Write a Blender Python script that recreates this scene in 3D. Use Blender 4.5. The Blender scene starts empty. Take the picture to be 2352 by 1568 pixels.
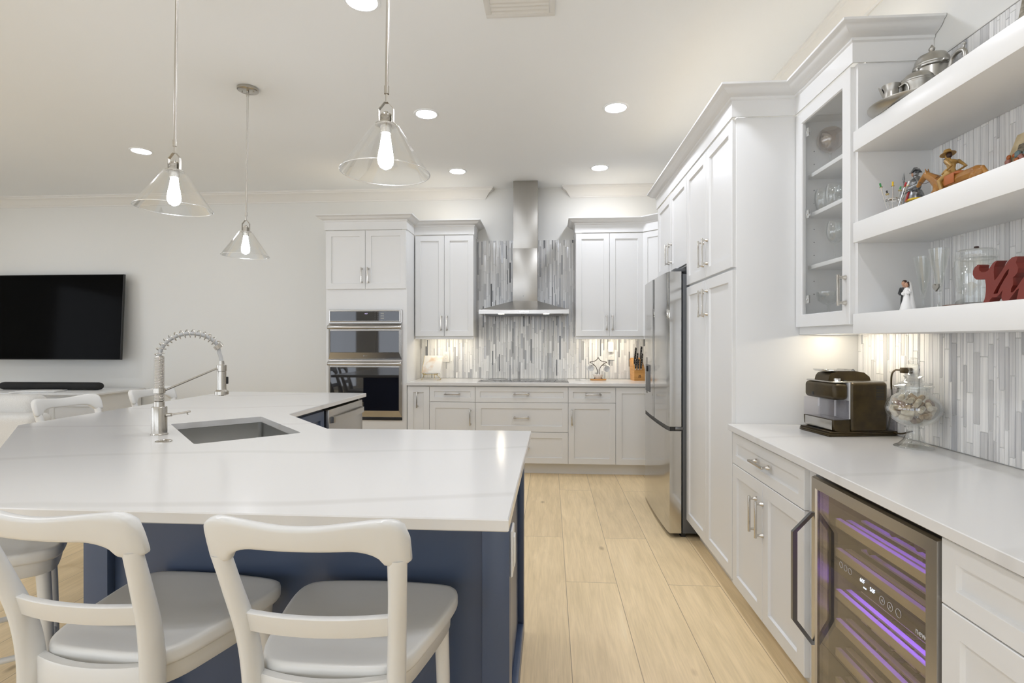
import bpy, bmesh, math, random
from mathutils import Vector, Matrix

S = bpy.context.scene
COL = S.collection
PI = math.pi

# ------------------------------------------------------------------ camera
cam_data = bpy.data.cameras.new('camera')
cam_data.sensor_width = 36.0
cam_data.lens = 1235.1 / 2352.0 * 36.0
cam_data.clip_start = 0.02
cam = bpy.data.objects.new('camera', cam_data)
COL.objects.link(cam)
cam.location = (0.0, 0.0, 1.3316)
cam.rotation_euler = (PI / 2 - 0.0017, 0.0, 0.0697)
S.camera = cam

# ------------------------------------------------------------------ world (even bright surround added as flat fill through the glazed doors)
W = bpy.data.worlds.new('world')
S.world = W
W.use_nodes = True
W.node_tree.nodes['Background'].inputs[0].default_value = (0.90, 0.955, 1.06, 1)
W.node_tree.nodes['Background'].inputs[1].default_value = 3.0

# ------------------------------------------------------------------ exposure and colour
S.view_settings.view_transform = 'Standard'
S.view_settings.look = 'None'
S.view_settings.exposure = -0.15
S.view_settings.gamma = 1.0
S.view_settings.use_curve_mapping = False
S.cycles.use_denoising = True
S.cycles.max_bounces = 10
S.cycles.diffuse_bounces = 6
S.cycles.glossy_bounces = 5
S.cycles.transparent_max_bounces = 24
S.cycles.sample_clamp_indirect = 4.0
S.cycles.caustics_reflective = False
S.cycles.caustics_refractive = False
S.cycles.blur_glossy = 0.5

# strengths of the room's lamps
CAN_E = 92.0          # recessed ceiling lights
AISLE_E = 175.0       # cans over aisle, stools and living area, boosted to lift dark surfaces
BULB_E = 115.0        # pendant bulbs
UNDER_E = 36.0        # strips below the wall cabinets
TOP_E = 12.0          # strips on top of the cabinets

CEIL = 3.01
BACK = 5.93
RIGHT = 1.53
XF = 0.936            # carcass front of the right-hand tall and base cabinets
YB = 5.336            # carcass front of the back base cabinets


# ------------------------------------------------------------------ mesh helpers
def catmull(pts, n=8, closed=False):
    out = []
    m = len(pts)
    P = [Vector(p) for p in pts]
    rng = range(m) if closed else range(m - 1)
    for i in rng:
        p1, p2 = P[i], P[(i + 1) % m]
        p0 = P[i - 1] if (closed or i > 0) else p1 * 2 - p2
        p3 = P[(i + 2) % m] if (closed or i + 2 < m) else p2 * 2 - p1
        for k in range(n):
            t = k / n
            out.append(0.5 * ((2 * p1) + (p2 - p0) * t + (2 * p0 - 5 * p1 + 4 * p2 - p3) * t * t + (3 * p1 - p0 - 3 * p2 + p3) * t ** 3))
    if not closed:
        out.append(P[-1])
    return out


def inset_poly(poly, d):
    """shift every side of a counter-clockwise polygon inwards by d"""
    n = len(poly)
    out = []
    for i in range(n):
        a, b, c = Vector(poly[i - 1]), Vector(poly[i]), Vector(poly[(i + 1) % n])
        u, v = (b - a).normalized(), (c - b).normalized()
        n1, n2 = Vector((-u.y, u.x)), Vector((-v.y, v.x))
        k = 1 + n1.dot(n2)
        m = (n1 + n2) / max(k, 0.25)
        out.append((b.x + m.x * d, b.y + m.y * d))
    return out


class MB:
    def __init__(self):
        self.bm = bmesh.new()

    def box(self, x0, x1, y0, y1, z0, z1, b=0.0, M=None, seg=2):
        r = bmesh.ops.create_cube(self.bm, size=1.0)
        vs = r['verts']
        sx, sy, sz = x1 - x0, y1 - y0, z1 - z0
        T = Matrix.Translation(((x0 + x1) / 2, (y0 + y1) / 2, (z0 + z1) / 2)) @ Matrix.Diagonal((sx, sy, sz, 1))
        bmesh.ops.transform(self.bm, matrix=T, verts=vs)
        if b > 0:
            es = list({e for v in vs for e in v.link_edges})
            r2 = bmesh.ops.bevel(self.bm, geom=es, offset=min(b, 0.45 * min(abs(sx), abs(sy), abs(sz))), segments=seg, profile=0.5, affect='EDGES')
            vs = r2['verts']
        if M is not None:
            bmesh.ops.transform(self.bm, matrix=M, verts=list(set(vs)))
        return self

    def loft(self, rings, caps=True, closed=True):
        bm = self.bm
        R = [[bm.verts.new(p) for p in ring] for ring in rings]
        n = len(R[0])
        for a, b in zip(R[:-1], R[1:]):
            for i in range(n if closed else n - 1):
                j = (i + 1) % n
                bm.faces.new((a[i], a[j], b[j], b[i]))
        if caps:
            bm.faces.new(R[0][::-1])
            bm.faces.new(R[-1])
        return self

    def lathe(self, prof, n=32, M=None, caps=True, sx=1.0, sy=1.0):
        rings = []
        for r, z in prof:
            r = max(r, 1e-4)
            ring = [Vector((r * sx * math.cos(2 * PI * i / n), r * sy * math.sin(2 * PI * i / n), z)) for i in range(n)]
            if M is not None:
                ring = [M @ p for p in ring]
            rings.append(ring)
        return self.loft(rings, caps)

    def tube(self, pts, rad, n=10, caps=True, ex=1.0):
        P = [Vector(p) for p in pts]
        m = len(P)
        if not isinstance(rad, (list, tuple)):
            rad = [rad] * m
        rings = []
        up = None
        for i in range(m):
            d = (P[min(i + 1, m - 1)] - P[max(i - 1, 0)]).normalized()
            if up is None:
                up = Vector((0, 0, 1)) if abs(d.z) < 0.9 else Vector((1, 0, 0))
            s = d.cross(up)
            if s.length < 1e-6:
                s = d.orthogonal()
            s.normalize()
            up = s.cross(d).normalized()
            rings.append([P[i] + s * (math.cos(2 * PI * k / n) * rad[i] * ex) + up * (math.sin(2 * PI * k / n) * rad[i]) for k in range(n)])
        return self.loft(rings, caps)

    def ball(self, c, r, s=(1, 1, 1), u=16, v=10, M=None):
        T = Matrix.Translation(c) @ (M or Matrix.Identity(4)) @ Matrix.Diagonal((s[0], s[1], s[2], 1))
        bmesh.ops.create_uvsphere(self.bm, u_segments=u, v_segments=v, radius=r, matrix=T)
        return self

    def prism(self, outer, z0, z1, holes=(), ch=0.0, M=None):
        bm = self.bm
        M = M or Matrix.Identity(4)

        def fill(loops, z, flip):
            es, out = [], []
            for lp in loops:
                vs = [bm.verts.new(M @ Vector((p[0], p[1], z))) for p in lp]
                out.append(vs)
                for i in range(len(vs)):
                    es.append(bm.edges.new((vs[i], vs[(i + 1) % len(vs)])))
            bmesh.ops.triangle_fill(bm, use_beauty=True, edges=es)
            return out

        tops = fill([inset_poly(outer, ch) if ch else outer] + list(holes), z1, False)
        bots = fill([inset_poly(outer, ch) if ch else outer] + list(holes), z0, True)

        def wall(a, b):
            for i in range(len(a)):
                j = (i + 1) % len(a)
                bm.faces.new((a[i], a[j], b[j], b[i]))
        if ch:
            r1 = [bm.verts.new(M @ Vector((p[0], p[1], z1 - ch))) for p in outer]
            r0 = [bm.verts.new(M @ Vector((p[0], p[1], z0 + ch))) for p in outer]
            wall(bots[0], r0)
            wall(r0, r1)
            wall(r1, tops[0])
        else:
            wall(bots[0], tops[0])
        for a, b in zip(bots[1:], tops[1:]):
            wall(a, b)
        return self

    def sweep(self, path, prof, side=1):
        """profile of (out, z) carried along a horizontal polyline with mitred corners"""
        bm = self.bm
        P = [Vector(p) for p in path]
        N = []
        for a, b in zip(P[:-1], P[1:]):
            d = (b - a).normalized()
            N.append(Vector((d.y, -d.x)) * side)
        rings = []
        for i, p in enumerate(P):
            if i == 0:
                m = N[0]
            elif i == len(P) - 1:
                m = N[-1]
            else:
                m = (N[i - 1] + N[i]) / (1 + N[i - 1].dot(N[i]))
            rings.append([Vector((p.x + m.x * o, p.y + m.y * o, z)) for o, z in prof])
        return self.loft(rings, caps=True, closed=True)

    def ring_panel(self, x0, x1, z0, z1, rings, y_last=None, fill=True):
        """nested rectangles (inset, y) seen from -y"""
        R = []
        for ins, y in rings:
            R.append([Vector((x0 + ins, y, z0 + ins)), Vector((x1 - ins, y, z0 + ins)), Vector((x1 - ins, y, z1 - ins)), Vector((x0 + ins, y, z1 - ins))])
        bm = self.bm
        V = [[bm.verts.new(p) for p in r] for r in R]
        for a, b in zip(V[:-1], V[1:]):
            for i in range(4):
                j = (i + 1) % 4
                bm.faces.new((a[i], a[j], b[j], b[i]))
        if fill:
            bm.faces.new(V[-1])
        bm.faces.new(V[0][::-1]) if fill else None
        return self

    def build(self, name, mat, parent=None, smooth=35.0, recalc=True, loc=None):
        bm = self.bm
        if recalc:
            bmesh.ops.recalc_face_normals(bm, faces=bm.faces[:])
        me = bpy.data.meshes.new(name)
        bm.to_mesh(me)
        bm.free()
        me.materials.append(mat)
        if smooth:
            for p in me.polygons:
                p.use_smooth = True
            me.set_sharp_from_angle(angle=math.radians(smooth))
        o = bpy.data.objects.new(name, me)
        COL.objects.link(o)
        if parent is not None:
            o.parent = parent
        if loc is not None:
            o.location = loc
        return o


def tag(o, label, cat, group=None, kind=None):
    o['label'] = label
    if cat:
        o['category'] = cat
    if group:
        o['group'] = group
    if kind:
        o['kind'] = kind
    return o


def thing(name, label, cat, loc=(0, 0, 0), rz=0.0, group=None):
    o = bpy.data.objects.new(name, None)
    o.empty_display_size = 0.05
    COL.objects.link(o)
    o.location = loc
    o.rotation_euler = (0, 0, rz)
    return tag(o, label, cat, group)


def structure(o, label):
    o['kind'] = 'structure'
    o['label'] = label
    return o


def dup(root, loc, rz, label, group=None):
    """copy a thing with its parts and sub-parts"""
    r = root.copy()
    COL.objects.link(r)
    r.location = loc
    r.rotation_euler = (root.rotation_euler[0], root.rotation_euler[1], rz)
    r['label'] = label
    if group:
        r['group'] = group
    for ch in list(root.children):
        c = ch.copy()
        COL.objects.link(c)
        c.parent = r
        for g in list(ch.children):
            d = g.copy()
            COL.objects.link(d)
            d.parent = c
    return r


# ------------------------------------------------------------------ materials
def srgb(r, g, b):
    f = lambda c: c / 12.92 if c <= 0.04045 else ((c + 0.055) / 1.055) ** 2.4
    return (f(r / 255), f(g / 255), f(b / 255), 1)


def new_mat(name):
    m = bpy.data.materials.new(name)
    m.use_nodes = True
    nt = m.node_tree
    return m, nt, nt.nodes, nt.links, nt.nodes['Principled BSDF']


def paint(name, col, rough=0.4, metal=0.0, var=0.03, scale=6.0, bump=0.0, spec=0.5, stretch=(1, 1, 1), coat=0.0, ior=None):
    """procedural paint/metal: slight noise in tone and roughness"""
    m, nt, N, L, P = new_mat(name)
    tc = N.new('ShaderNodeTexCoord')
    mp = N.new('ShaderNodeMapping')
    mp.inputs['Scale'].default_value = stretch
    L.new(tc.outputs['Object'], mp.inputs['Vector'])
    nz = N.new('ShaderNodeTexNoise')
    nz.inputs['Scale'].default_value = scale
    nz.inputs['Detail'].default_value = 3
    L.new(mp.outputs['Vector'], nz.inputs['Vector'])
    mx = N.new('ShaderNodeMixRGB')
    mx.inputs[1].default_value = tuple(c * (1 - var) for c in col[:3]) + (1,)
    mx.inputs[2].default_value = tuple(min(1, c * (1 + var)) for c in col[:3]) + (1,)
    L.new(nz.outputs['Fac'], mx.inputs[0])
    L.new(mx.outputs[0], P.inputs['Base Color'])
    P.inputs['Roughness'].default_value = rough
    P.inputs['Metallic'].default_value = metal
    P.inputs['Specular IOR Level'].default_value = spec
    if ior:
        P.inputs['IOR'].default_value = ior
    if coat:
        P.inputs['Coat Weight'].default_value = coat
        P.inputs['Coat Roughness'].default_value = 0.05
    if bump:
        bp = N.new('ShaderNodeBump')
        bp.inputs['Strength'].default_value = bump
        bp.inputs['Distance'].default_value = 0.002
        L.new(nz.outputs['Fac'], bp.inputs['Height'])
        L.new(bp.outputs['Normal'], P.inputs['Normal'])
    return m


def glow(name, col, strength):
    m, nt, N, L, P = new_mat(name)
    P.inputs['Base Color'].default_value = (0.8, 0.8, 0.8, 1)
    P.inputs['Emission Color'].default_value = col
    P.inputs['Emission Strength'].default_value = strength
    return m


def thin_glass(name, tint=(0.97, 0.98, 0.975, 1), edge=0.85, base=0.045, power=2.3, rough=0.02, gcol=(1, 1, 1, 1)):
    m, nt, N, L, P = new_mat(name)
    N.remove(P)
    out = N['Material Output']
    tr = N.new('ShaderNodeBsdfTransparent')
    gl = N.new('ShaderNodeBsdfGlossy')
    gl.inputs['Roughness'].default_value = rough
    gl.inputs['Color'].default_value = gcol
    lw = N.new('ShaderNodeLayerWeight')
    lw.inputs['Blend'].default_value = 0.5
    pw = N.new('ShaderNodeMath'); pw.operation = 'POWER'; pw.inputs[1].default_value = power
    ml = N.new('ShaderNodeMath'); ml.operation = 'MULTIPLY_ADD'; ml.inputs[1].default_value = edge; ml.inputs[2].default_value = base
    L.new(lw.outputs['Facing'], pw.inputs[0])
    L.new(pw.outputs[0], ml.inputs[0])
    # faint unevenness of the tint
    tc = N.new('ShaderNodeTexCoord')
    nz = N.new('ShaderNodeTexNoise'); nz.inputs['Scale'].default_value = 9
    L.new(tc.outputs['Object'], nz.inputs['Vector'])
    mxc = N.new('ShaderNodeMixRGB')
    mxc.inputs[1].default_value = tint
    mxc.inputs[2].default_value = tuple(c * 0.985 for c in tint[:3]) + (1,)
    L.new(nz.outputs['Fac'], mxc.inputs[0])
    L.new(mxc.outputs[0], tr.inputs['Color'])
    mix = N.new('ShaderNodeMixShader')
    L.new(ml.outputs[0], mix.inputs[0])
    L.new(tr.outputs[0], mix.inputs[1])
    L.new(gl.outputs[0], mix.inputs[2])
    L.new(mix.outputs[0], out.inputs[0])
    return m


def quartz():
    m, nt, N, L, P = new_mat('white_quartz')
    tc = N.new('ShaderNodeTexCoord')
    mp = N.new('ShaderNodeMapping')
    mp.inputs['Rotation'].default_value = (0, 0, math.radians(-14))
    L.new(tc.outputs['Object'], mp.inputs['Vector'])
    nz = N.new('ShaderNodeTexNoise'); nz.inputs['Scale'].default_value = 1.1; nz.inputs['Detail'].default_value = 5
    L.new(mp.outputs[0], nz.inputs['Vector'])
    wv = N.new('ShaderNodeTexWave'); wv.wave_type = 'BANDS'; wv.bands_direction = 'Y'
    wv.inputs['Scale'].default_value = 0.42; wv.inputs['Distortion'].default_value = 5.0; wv.inputs['Detail'].default_value = 3.0; wv.inputs['Detail Scale'].default_value = 0.8
    L.new(mp.outputs[0], wv.inputs['Vector'])
    cr = N.new('ShaderNodeValToRGB')
    cr.color_ramp.elements[0].position = 0.0; cr.color_ramp.elements[0].color = (1, 1, 1, 1)
    cr.color_ramp.elements[1].position = 0.016; cr.color_ramp.elements[1].color = (0, 0, 0, 1)
    L.new(wv.outputs['Fac'], cr.inputs[0])
    ml = N.new('ShaderNodeMath'); ml.operation = 'MULTIPLY'
    L.new(cr.outputs[0], ml.inputs[0]); L.new(nz.outputs['Fac'], ml.inputs[1])
    mx = N.new('ShaderNodeMixRGB')
    mx.inputs[1].default_value = (0.685, 0.675, 0.655, 1)
    mx.inputs[2].default_value = (0.59, 0.575, 0.55, 1)
    L.new(ml.outputs[0], mx.inputs[0])
    L.new(mx.outputs[0], P.inputs['Base Color'])
    P.inputs['Roughness'].default_value = 0.16
    return m


def plank_floor():
    m, nt, N, L, P = new_mat('oak_planks')
    tc = N.new('ShaderNodeTexCoord')
    sx = N.new('ShaderNodeSeparateXYZ')
    L.new(tc.outputs['Object'], sx.inputs[0])
    ad = N.new('ShaderNodeMath'); ad.operation = 'ADD'; ad.inputs[1].default_value = -0.09 + 0.278 * 40
    L.new(sx.outputs['X'], ad.inputs[0])
    cb = N.new('ShaderNodeCombineXYZ')
    L.new(sx.outputs['Y'], cb.inputs[0]); L.new(ad.outputs[0], cb.inputs[1])
    bk = N.new('ShaderNodeTexBrick')
    bk.offset = 0.37; bk.offset_frequency = 2; bk.squash = 1.0
    bk.inputs['Scale'].default_value = 1.0
    bk.inputs['Brick Width'].default_value = 1.83
    bk.inputs['Row Height'].default_value = 0.278
    bk.inputs['Mortar Size'].default_value = 0.002
    bk.inputs['Mortar Smooth'].default_value = 0.3
    bk.inputs['Color1'].default_value = (0, 0, 0, 1); bk.inputs['Color2'].default_value = (1, 1, 1, 1); bk.inputs['Mortar'].default_value = (0.5, 0.5, 0.5, 1)
    L.new(cb.outputs[0], bk.inputs['Vector'])
    # shift the grain per plank
    sh = N.new('ShaderNodeVectorMath'); sh.operation = 'MULTIPLY_ADD'
    sh.inputs[1].default_value = (7.0, 9.0, 5.0)
    L.new(bk.outputs['Color'], sh.inputs[0]); L.new(cb.outputs[0], sh.inputs[2])
    mp = N.new('ShaderNodeMapping'); mp.inputs['Scale'].default_value = (1.1, 9.0, 1.0)
    L.new(sh.outputs[0], mp.inputs['Vector'])
    g1 = N.new('ShaderNodeTexNoise'); g1.inputs['Scale'].default_value = 2.2; g1.inputs['Detail'].default_value = 8; g1.inputs['Roughness'].default_value = 0.62; g1.inputs['Distortion'].default_value = 0.6
    L.new(mp.outputs[0], g1.inputs['Vector'])
    mp2 = N.new('ShaderNodeMapping'); mp2.inputs['Scale'].default_value = (3.0, 70.0, 1.0)
    L.new(sh.outputs[0], mp2.inputs['Vector'])
    g2 = N.new('ShaderNodeTexNoise'); g2.inputs['Scale'].default_value = 2.0; g2.inputs['Detail'].default_value = 4
    L.new(mp2.outputs[0], g2.inputs['Vector'])
    cr = N.new('ShaderNodeValToRGB')
    e = cr.color_ramp.elements
    e[0].position = 0.30; e[0].color = (0.78, 0.615, 0.365, 1)
    e[1].position = 0.62; e[1].color = (0.93, 0.735, 0.455, 1)
    e.new(0.75).color = (0.95, 0.78, 0.51, 1)
    L.new(g1.outputs['Fac'], cr.inputs[0])
    m2 = N.new('ShaderNodeMixRGB'); m2.blend_type = 'MULTIPLY'; m2.inputs[0].default_value = 0.35
    cr2 = N.new('ShaderNodeValToRGB'); cr2.color_ramp.elements[0].position = 0.35; cr2.color_ramp.elements[0].color = (0.80, 0.78, 0.76, 1); cr2.color_ramp.elements[1].position = 0.6; cr2.color_ramp.elements[1].color = (1, 1, 1, 1)
    L.new(g2.outputs['Fac'], cr2.inputs[0])
    L.new(cr.outputs[0], m2.inputs[1]); L.new(cr2.outputs[0], m2.inputs[2])
    # plank to plank tone
    m3 = N.new('ShaderNodeMixRGB'); m3.blend_type = 'MULTIPLY'; m3.inputs[0].default_value = 1.0
    cr3 = N.new('ShaderNodeValToRGB'); cr3.color_ramp.elements[0].color = (0.88, 0.87, 0.86, 1); cr3.color_ramp.elements[1].color = (1, 1, 1, 1)
    L.new(bk.outputs['Color'], cr3.inputs[0]); L.new(m2.outputs[0], m3.inputs[1]); L.new(cr3.outputs[0], m3.inputs[2])
    # knots
    vo = N.new('ShaderNodeTexVoronoi'); vo.inputs['Scale'].default_value = 2.4; vo.inputs['Randomness'].default_value = 1.0
    mp3 = N.new('ShaderNodeMapping'); mp3.inputs['Scale'].default_value = (0.7, 1.5, 1.0)
    L.new(sh.outputs[0], mp3.inputs['Vector']); L.new(mp3.outputs[0], vo.inputs['Vector'])
    cr4 = N.new('ShaderNodeValToRGB'); cr4.color_ramp.elements[0].position = 0.02; cr4.color_ramp.elements[0].color = (0.45, 0.40, 0.34, 1); cr4.color_ramp.elements[1].position = 0.075; cr4.color_ramp.elements[1].color = (1, 1, 1, 1)
    L.new(vo.outputs['Distance'], cr4.inputs[0])
    m4 = N.new('ShaderNodeMixRGB'); m4.blend_type = 'MULTIPLY'; m4.inputs[0].default_value = 0.8
    L.new(m3.outputs[0], m4.inputs[1]); L.new(cr4.outputs[0], m4.inputs[2])
    # seams
    m5 = N.new('ShaderNodeMixRGB'); m5.inputs[2].default_value = (0.42, 0.32, 0.20, 1)
    sf = N.new('ShaderNodeMath'); sf.operation = 'MULTIPLY'; sf.inputs[1].default_value = 1.0
    L.new(bk.outputs['Fac'], sf.inputs[0]); L.new(sf.outputs[0], m5.inputs[0]); L.new(m4.outputs[0], m5.inputs[1])
    L.new(m5.outputs[0], P.inputs['Base Color'])
    P.inputs['Roughness'].default_value = 0.42
    P.inputs['Specular IOR Level'].default_value = 0.35
    bp = N.new('ShaderNodeBump'); bp.inputs['Strength'].default_value = 0.12; bp.inputs['Distance'].default_value = 0.002
    L.new(g2.outputs['Fac'], bp.inputs['Height']); L.new(bp.outputs[0], P.inputs['Normal'])
    return m


def stick_tile():
    """glazed stone sticks: tone per stick from the mesh, streaks along the stick"""
    m, nt, N, L, P = new_mat('stick_tile')
    at = N.new('ShaderNodeAttribute'); at.attribute_name = 'tone'
    tc = N.new('ShaderNodeTexCoord')
    off = N.new('ShaderNodeVectorMath'); off.operation = 'MULTIPLY_ADD'; off.inputs[1].default_value = (13, 17, 29)
    L.new(at.outputs['Color'], off.inputs[0]); L.new(tc.outputs['Object'], off.inputs[2])
    mp = N.new('ShaderNodeMapping'); mp.inputs['Scale'].default_value = (120, 120, 2.2)
    L.new(off.outputs[0], mp.inputs['Vector'])
    nz = N.new('ShaderNodeTexNoise'); nz.inputs['Scale'].default_value = 1.0; nz.inputs['Detail'].default_value = 4; nz.inputs['Roughness'].default_value = 0.6
    L.new(mp.outputs[0], nz.inputs['Vector'])
    cr = N.new('ShaderNodeValToRGB'); cr.color_ramp.elements[0].position = 0.33; cr.color_ramp.elements[0].color = (0.70, 0.71, 0.73, 1); cr.color_ramp.elements[1].position = 0.55; cr.color_ramp.elements[1].color = (1, 1, 1, 1)
    L.new(nz.outputs['Fac'], cr.inputs[0])
    mx = N.new('ShaderNodeMixRGB'); mx.blend_type = 'MULTIPLY'; mx.inputs[0].default_value = 0.75
    L.new(at.outputs['Color'], mx.inputs[1]); L.new(cr.outputs[0], mx.inputs[2])
    L.new(mx.outputs[0], P.inputs['Base Color'])
    P.inputs['Roughness'].default_value = 0.12
    return m


def two_tone(name, c1, c2, scale, rough=0.5, pos=(0.42, 0.58), stretch=(1, 1, 1), metal=0.0):
    m, nt, N, L, P = new_mat(name)
    tc = N.new('ShaderNodeTexCoord')
    mp = N.new('ShaderNodeMapping'); mp.inputs['Scale'].default_value = stretch
    L.new(tc.outputs['Object'], mp.inputs['Vector'])
    nz = N.new('ShaderNodeTexNoise'); nz.inputs['Scale'].default_value = scale; nz.inputs['Detail'].default_value = 5
    L.new(mp.outputs[0], nz.inputs['Vector'])
    cr = N.new('ShaderNodeValToRGB')
    cr.color_ramp.elements[0].position = pos[0]; cr.color_ramp.elements[0].color = c1
    cr.color_ramp.elements[1].position = pos[1]; cr.color_ramp.elements[1].color = c2
    L.new(nz.outputs['Fac'], cr.inputs[0])
    L.new(cr.outputs[0], P.inputs['Base Color'])
    P.inputs['Roughness'].default_value = rough
    P.inputs['Metallic'].default_value = metal
    return m


M_wall = paint('wall_paint', (0.735, 0.735, 0.71, 1), 0.75, var=0.012, scale=2, bump=0.02)
M_ceil = paint('ceiling_paint', (0.835, 0.855, 0.865, 1), 0.85, var=0.01, scale=2)
M_trim = paint('trim_paint', (0.76, 0.75, 0.72, 1), 0.5, var=0.01)
M_white = paint('cabinet_white', (0.735, 0.735, 0.725, 1), 0.38, var=0.012, scale=3)
M_shelf = paint('shelf_white', (0.80, 0.80, 0.785, 1), 0.32, var=0.01)
M_stool = paint('stool_white', (0.68, 0.675, 0.65, 1), 0.30, var=0.015, scale=8, stretch=(1, 6, 1))
M_blue = paint('island_blue', (0.056, 0.080, 0.138, 1), 0.33, var=0.05, scale=3)
M_quartz = quartz()
M_floor = plank_floor()
M_tile = stick_tile()
M_grout = paint('grout', (0.66, 0.66, 0.64, 1), 0.8, var=0.04, scale=40)
M_steel = paint('brushed_steel', (0.52, 0.505, 0.48, 1), 0.27, 1.0, var=0.05, scale=5, stretch=(1, 1, 60))
M_steelv = paint('brushed_steel_upright', (0.47, 0.455, 0.425, 1), 0.33, 1.0, var=0.05, scale=5, stretch=(60, 60, 1))
M_fridge = paint('fridge_steel', (0.60, 0.595, 0.58, 1), 0.13, 1.0, var=0.02, scale=4, stretch=(40, 40, 1))
M_nickel = paint('satin_nickel', (0.60, 0.575, 0.53, 1), 0.26, 1.0, var=0.03, scale=20)
M_faucet = paint('brushed_nickel', (0.50, 0.475, 0.43, 1), 0.22, 1.0, var=0.04, scale=12, stretch=(1, 1, 20))
M_pewter = paint('pewter', (0.42, 0.405, 0.37, 1), 0.34, 1.0, var=0.10, scale=14)
M_sink = paint('sink_steel', (0.40, 0.40, 0.385, 1), 0.36, 1.0, var=0.06, scale=8)
M_darksteel = paint('dark_steel', (0.20, 0.20, 0.20, 1), 0.32, 1.0, var=0.05, scale=9)
M_black = paint('black_plastic', (0.012, 0.012, 0.012, 1), 0.4, var=0.2, scale=30)
M_grey = paint('grey_plastic', (0.10, 0.105, 0.11, 1), 0.45, var=0.06, scale=20)
M_bglass = paint('black_glass', (0.004, 0.004, 0.007, 1), 0.03, var=0.1, ior=1.75)
M_cook = paint('cooktop_glass', (0.008, 0.008, 0.009, 1), 0.05, var=0.1, ior=2.0)
M_tv = paint('screen_black', (0.003, 0.003, 0.003, 1), 0.10, var=0.1, spec=0.03)
M_fabric = paint('speaker_cloth', (0.012, 0.012, 0.012, 1), 0.8, var=0.3, scale=200)
M_bronze = two_tone('dark_bronze', (0.030, 0.020, 0.007, 1), (0.062, 0.042, 0.014, 1), 22, 0.33, (0.3, 0.7), metal=0.35)
M_chrome = paint('chrome', (0.75, 0.75, 0.74, 1), 0.08, 1.0, var=0.02)
M_plate = paint('white_plastic', (0.80, 0.79, 0.76, 1), 0.35, var=0.01)
M_slot = paint('socket_slot', (0.03, 0.03, 0.03, 1), 0.6, var=0.1)
M_glass = thin_glass('clear_glass', (0.945, 0.955, 0.95, 1), base=0.085)
M_shade = thin_glass('shade_glass', (0.975, 0.98, 0.98, 1), edge=0.65, base=0.06, power=2.4)
M_rim = thin_glass('shade_rim_glass', (0.95, 0.96, 0.96, 1), edge=0.5, base=0.45, power=1.5, rough=0.15)
M_pane = thin_glass('cabinet_pane', (0.985, 0.988, 0.985, 1), edge=0.5, base=0.035, power=4)
M_clearpl = thin_glass('clear_plastic', (0.955, 0.95, 0.965, 1), edge=0.4, base=0.06, power=2.5, rough=0.08)
M_smoke = thin_glass('smoked_glass', (0.80, 0.765, 0.69, 1), edge=0.6, base=0.05, power=3, rough=0.01)
M_reflglass = thin_glass('reflection_tinted_glass', (0.82, 0.74, 0.64, 1), edge=0.6, base=0.14, power=2.5)  # clear goblet glass, its gold and red reflections put into the tint
M_bottle = thin_glass('bottle_glass', (0.03, 0.05, 0.03, 1), edge=0.6, base=0.10, power=2.0, rough=0.03)
M_can = glow('can_light', (0.90, 0.952, 1.06, 1), CAN_E)
M_aisle = glow('aisle_can_light', (0.915, 0.95, 1.05, 1), AISLE_E)
M_bulb = glow('bulb_light', (0.94, 0.965, 1.05, 1), BULB_E)
M_under = glow('under_light', (1.0, 0.88, 0.68, 1), UNDER_E)
M_toplight = glow('top_light', (1.0, 0.84, 0.62, 1), TOP_E)
M_hood = glow('hood_lamp', (1.0, 0.92, 0.74, 1), 130.0)
M_purple = glow('purple_led', (0.20, 0.08, 1.0, 1), 22.0)
M_digit = glow('display_digit', (0.75, 0.85, 1.0, 1), 0.9)
M_violet = glow('violet_digit', (0.62, 0.50, 1.0, 1), 1.5)
M_mark = paint('printed_mark', (0.30, 0.30, 0.29, 1), 0.4, var=0.02)
M_markl = paint('light_mark', (0.62, 0.62, 0.62, 1), 0.4, var=0.02)
M_rack = paint('rack_front', (0.74, 0.68, 0.60, 1), 0.45, 0.0, var=0.06, scale=10)
M_wood = two_tone('honey_wood', (0.42, 0.20, 0.05, 1), (0.58, 0.30, 0.09, 1), 6, 0.4, (0.35, 0.65), (1, 1, 14))
M_carved = two_tone('carved_wood', (0.22, 0.085, 0.012, 1), (0.40, 0.19, 0.035, 1), 18, 0.28, (0.3, 0.7))
M_carvedl = two_tone('carved_light_wood', (0.30, 0.17, 0.04, 1), (0.44, 0.27, 0.08, 1), 20, 0.35, (0.3, 0.7))
M_saddle = paint('saddle_leather', (0.36, 0.10, 0.02, 1), 0.4, var=0.1, scale=20)
M_maroon = paint('maroon_paint', (0.165, 0.022, 0.014, 1), 0.42, var=0.06, scale=12)
M_cork = two_tone('cork', (0.36, 0.23, 0.12, 1), (0.60, 0.45, 0.28, 1), 90, 0.8, (0.35, 0.6))
M_corkp = two_tone('pale_cork', (0.58, 0.48, 0.34, 1), (0.74, 0.66, 0.52, 1), 70, 0.8, (0.35, 0.6))
M_corkw = two_tone('wine_stained_cork', (0.20, 0.07, 0.05, 1), (0.50, 0.36, 0.24, 1), 40, 0.8, (0.4, 0.6))
M_linen = two_tone('pale_linen', (0.60, 0.59, 0.56, 1), (0.68, 0.67, 0.645, 1), 300, 0.9)
M_iron = paint('wrought_iron', (0.05, 0.035, 0.022, 1), 0.35, 0.9, var=0.1, scale=30)
M_brass = paint('pale_brass', (0.62, 0.50, 0.26, 1), 0.25, 1.0, var=0.05, scale=20)
M_china = paint('white_china', (0.82, 0.81, 0.79, 1), 0.12, var=0.01)
M_armour = two_tone('armour', (0.10, 0.105, 0.11, 1), (0.38, 0.39, 0.40, 1), 60, 0.25, (0.35, 0.6), metal=0.9)
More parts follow.
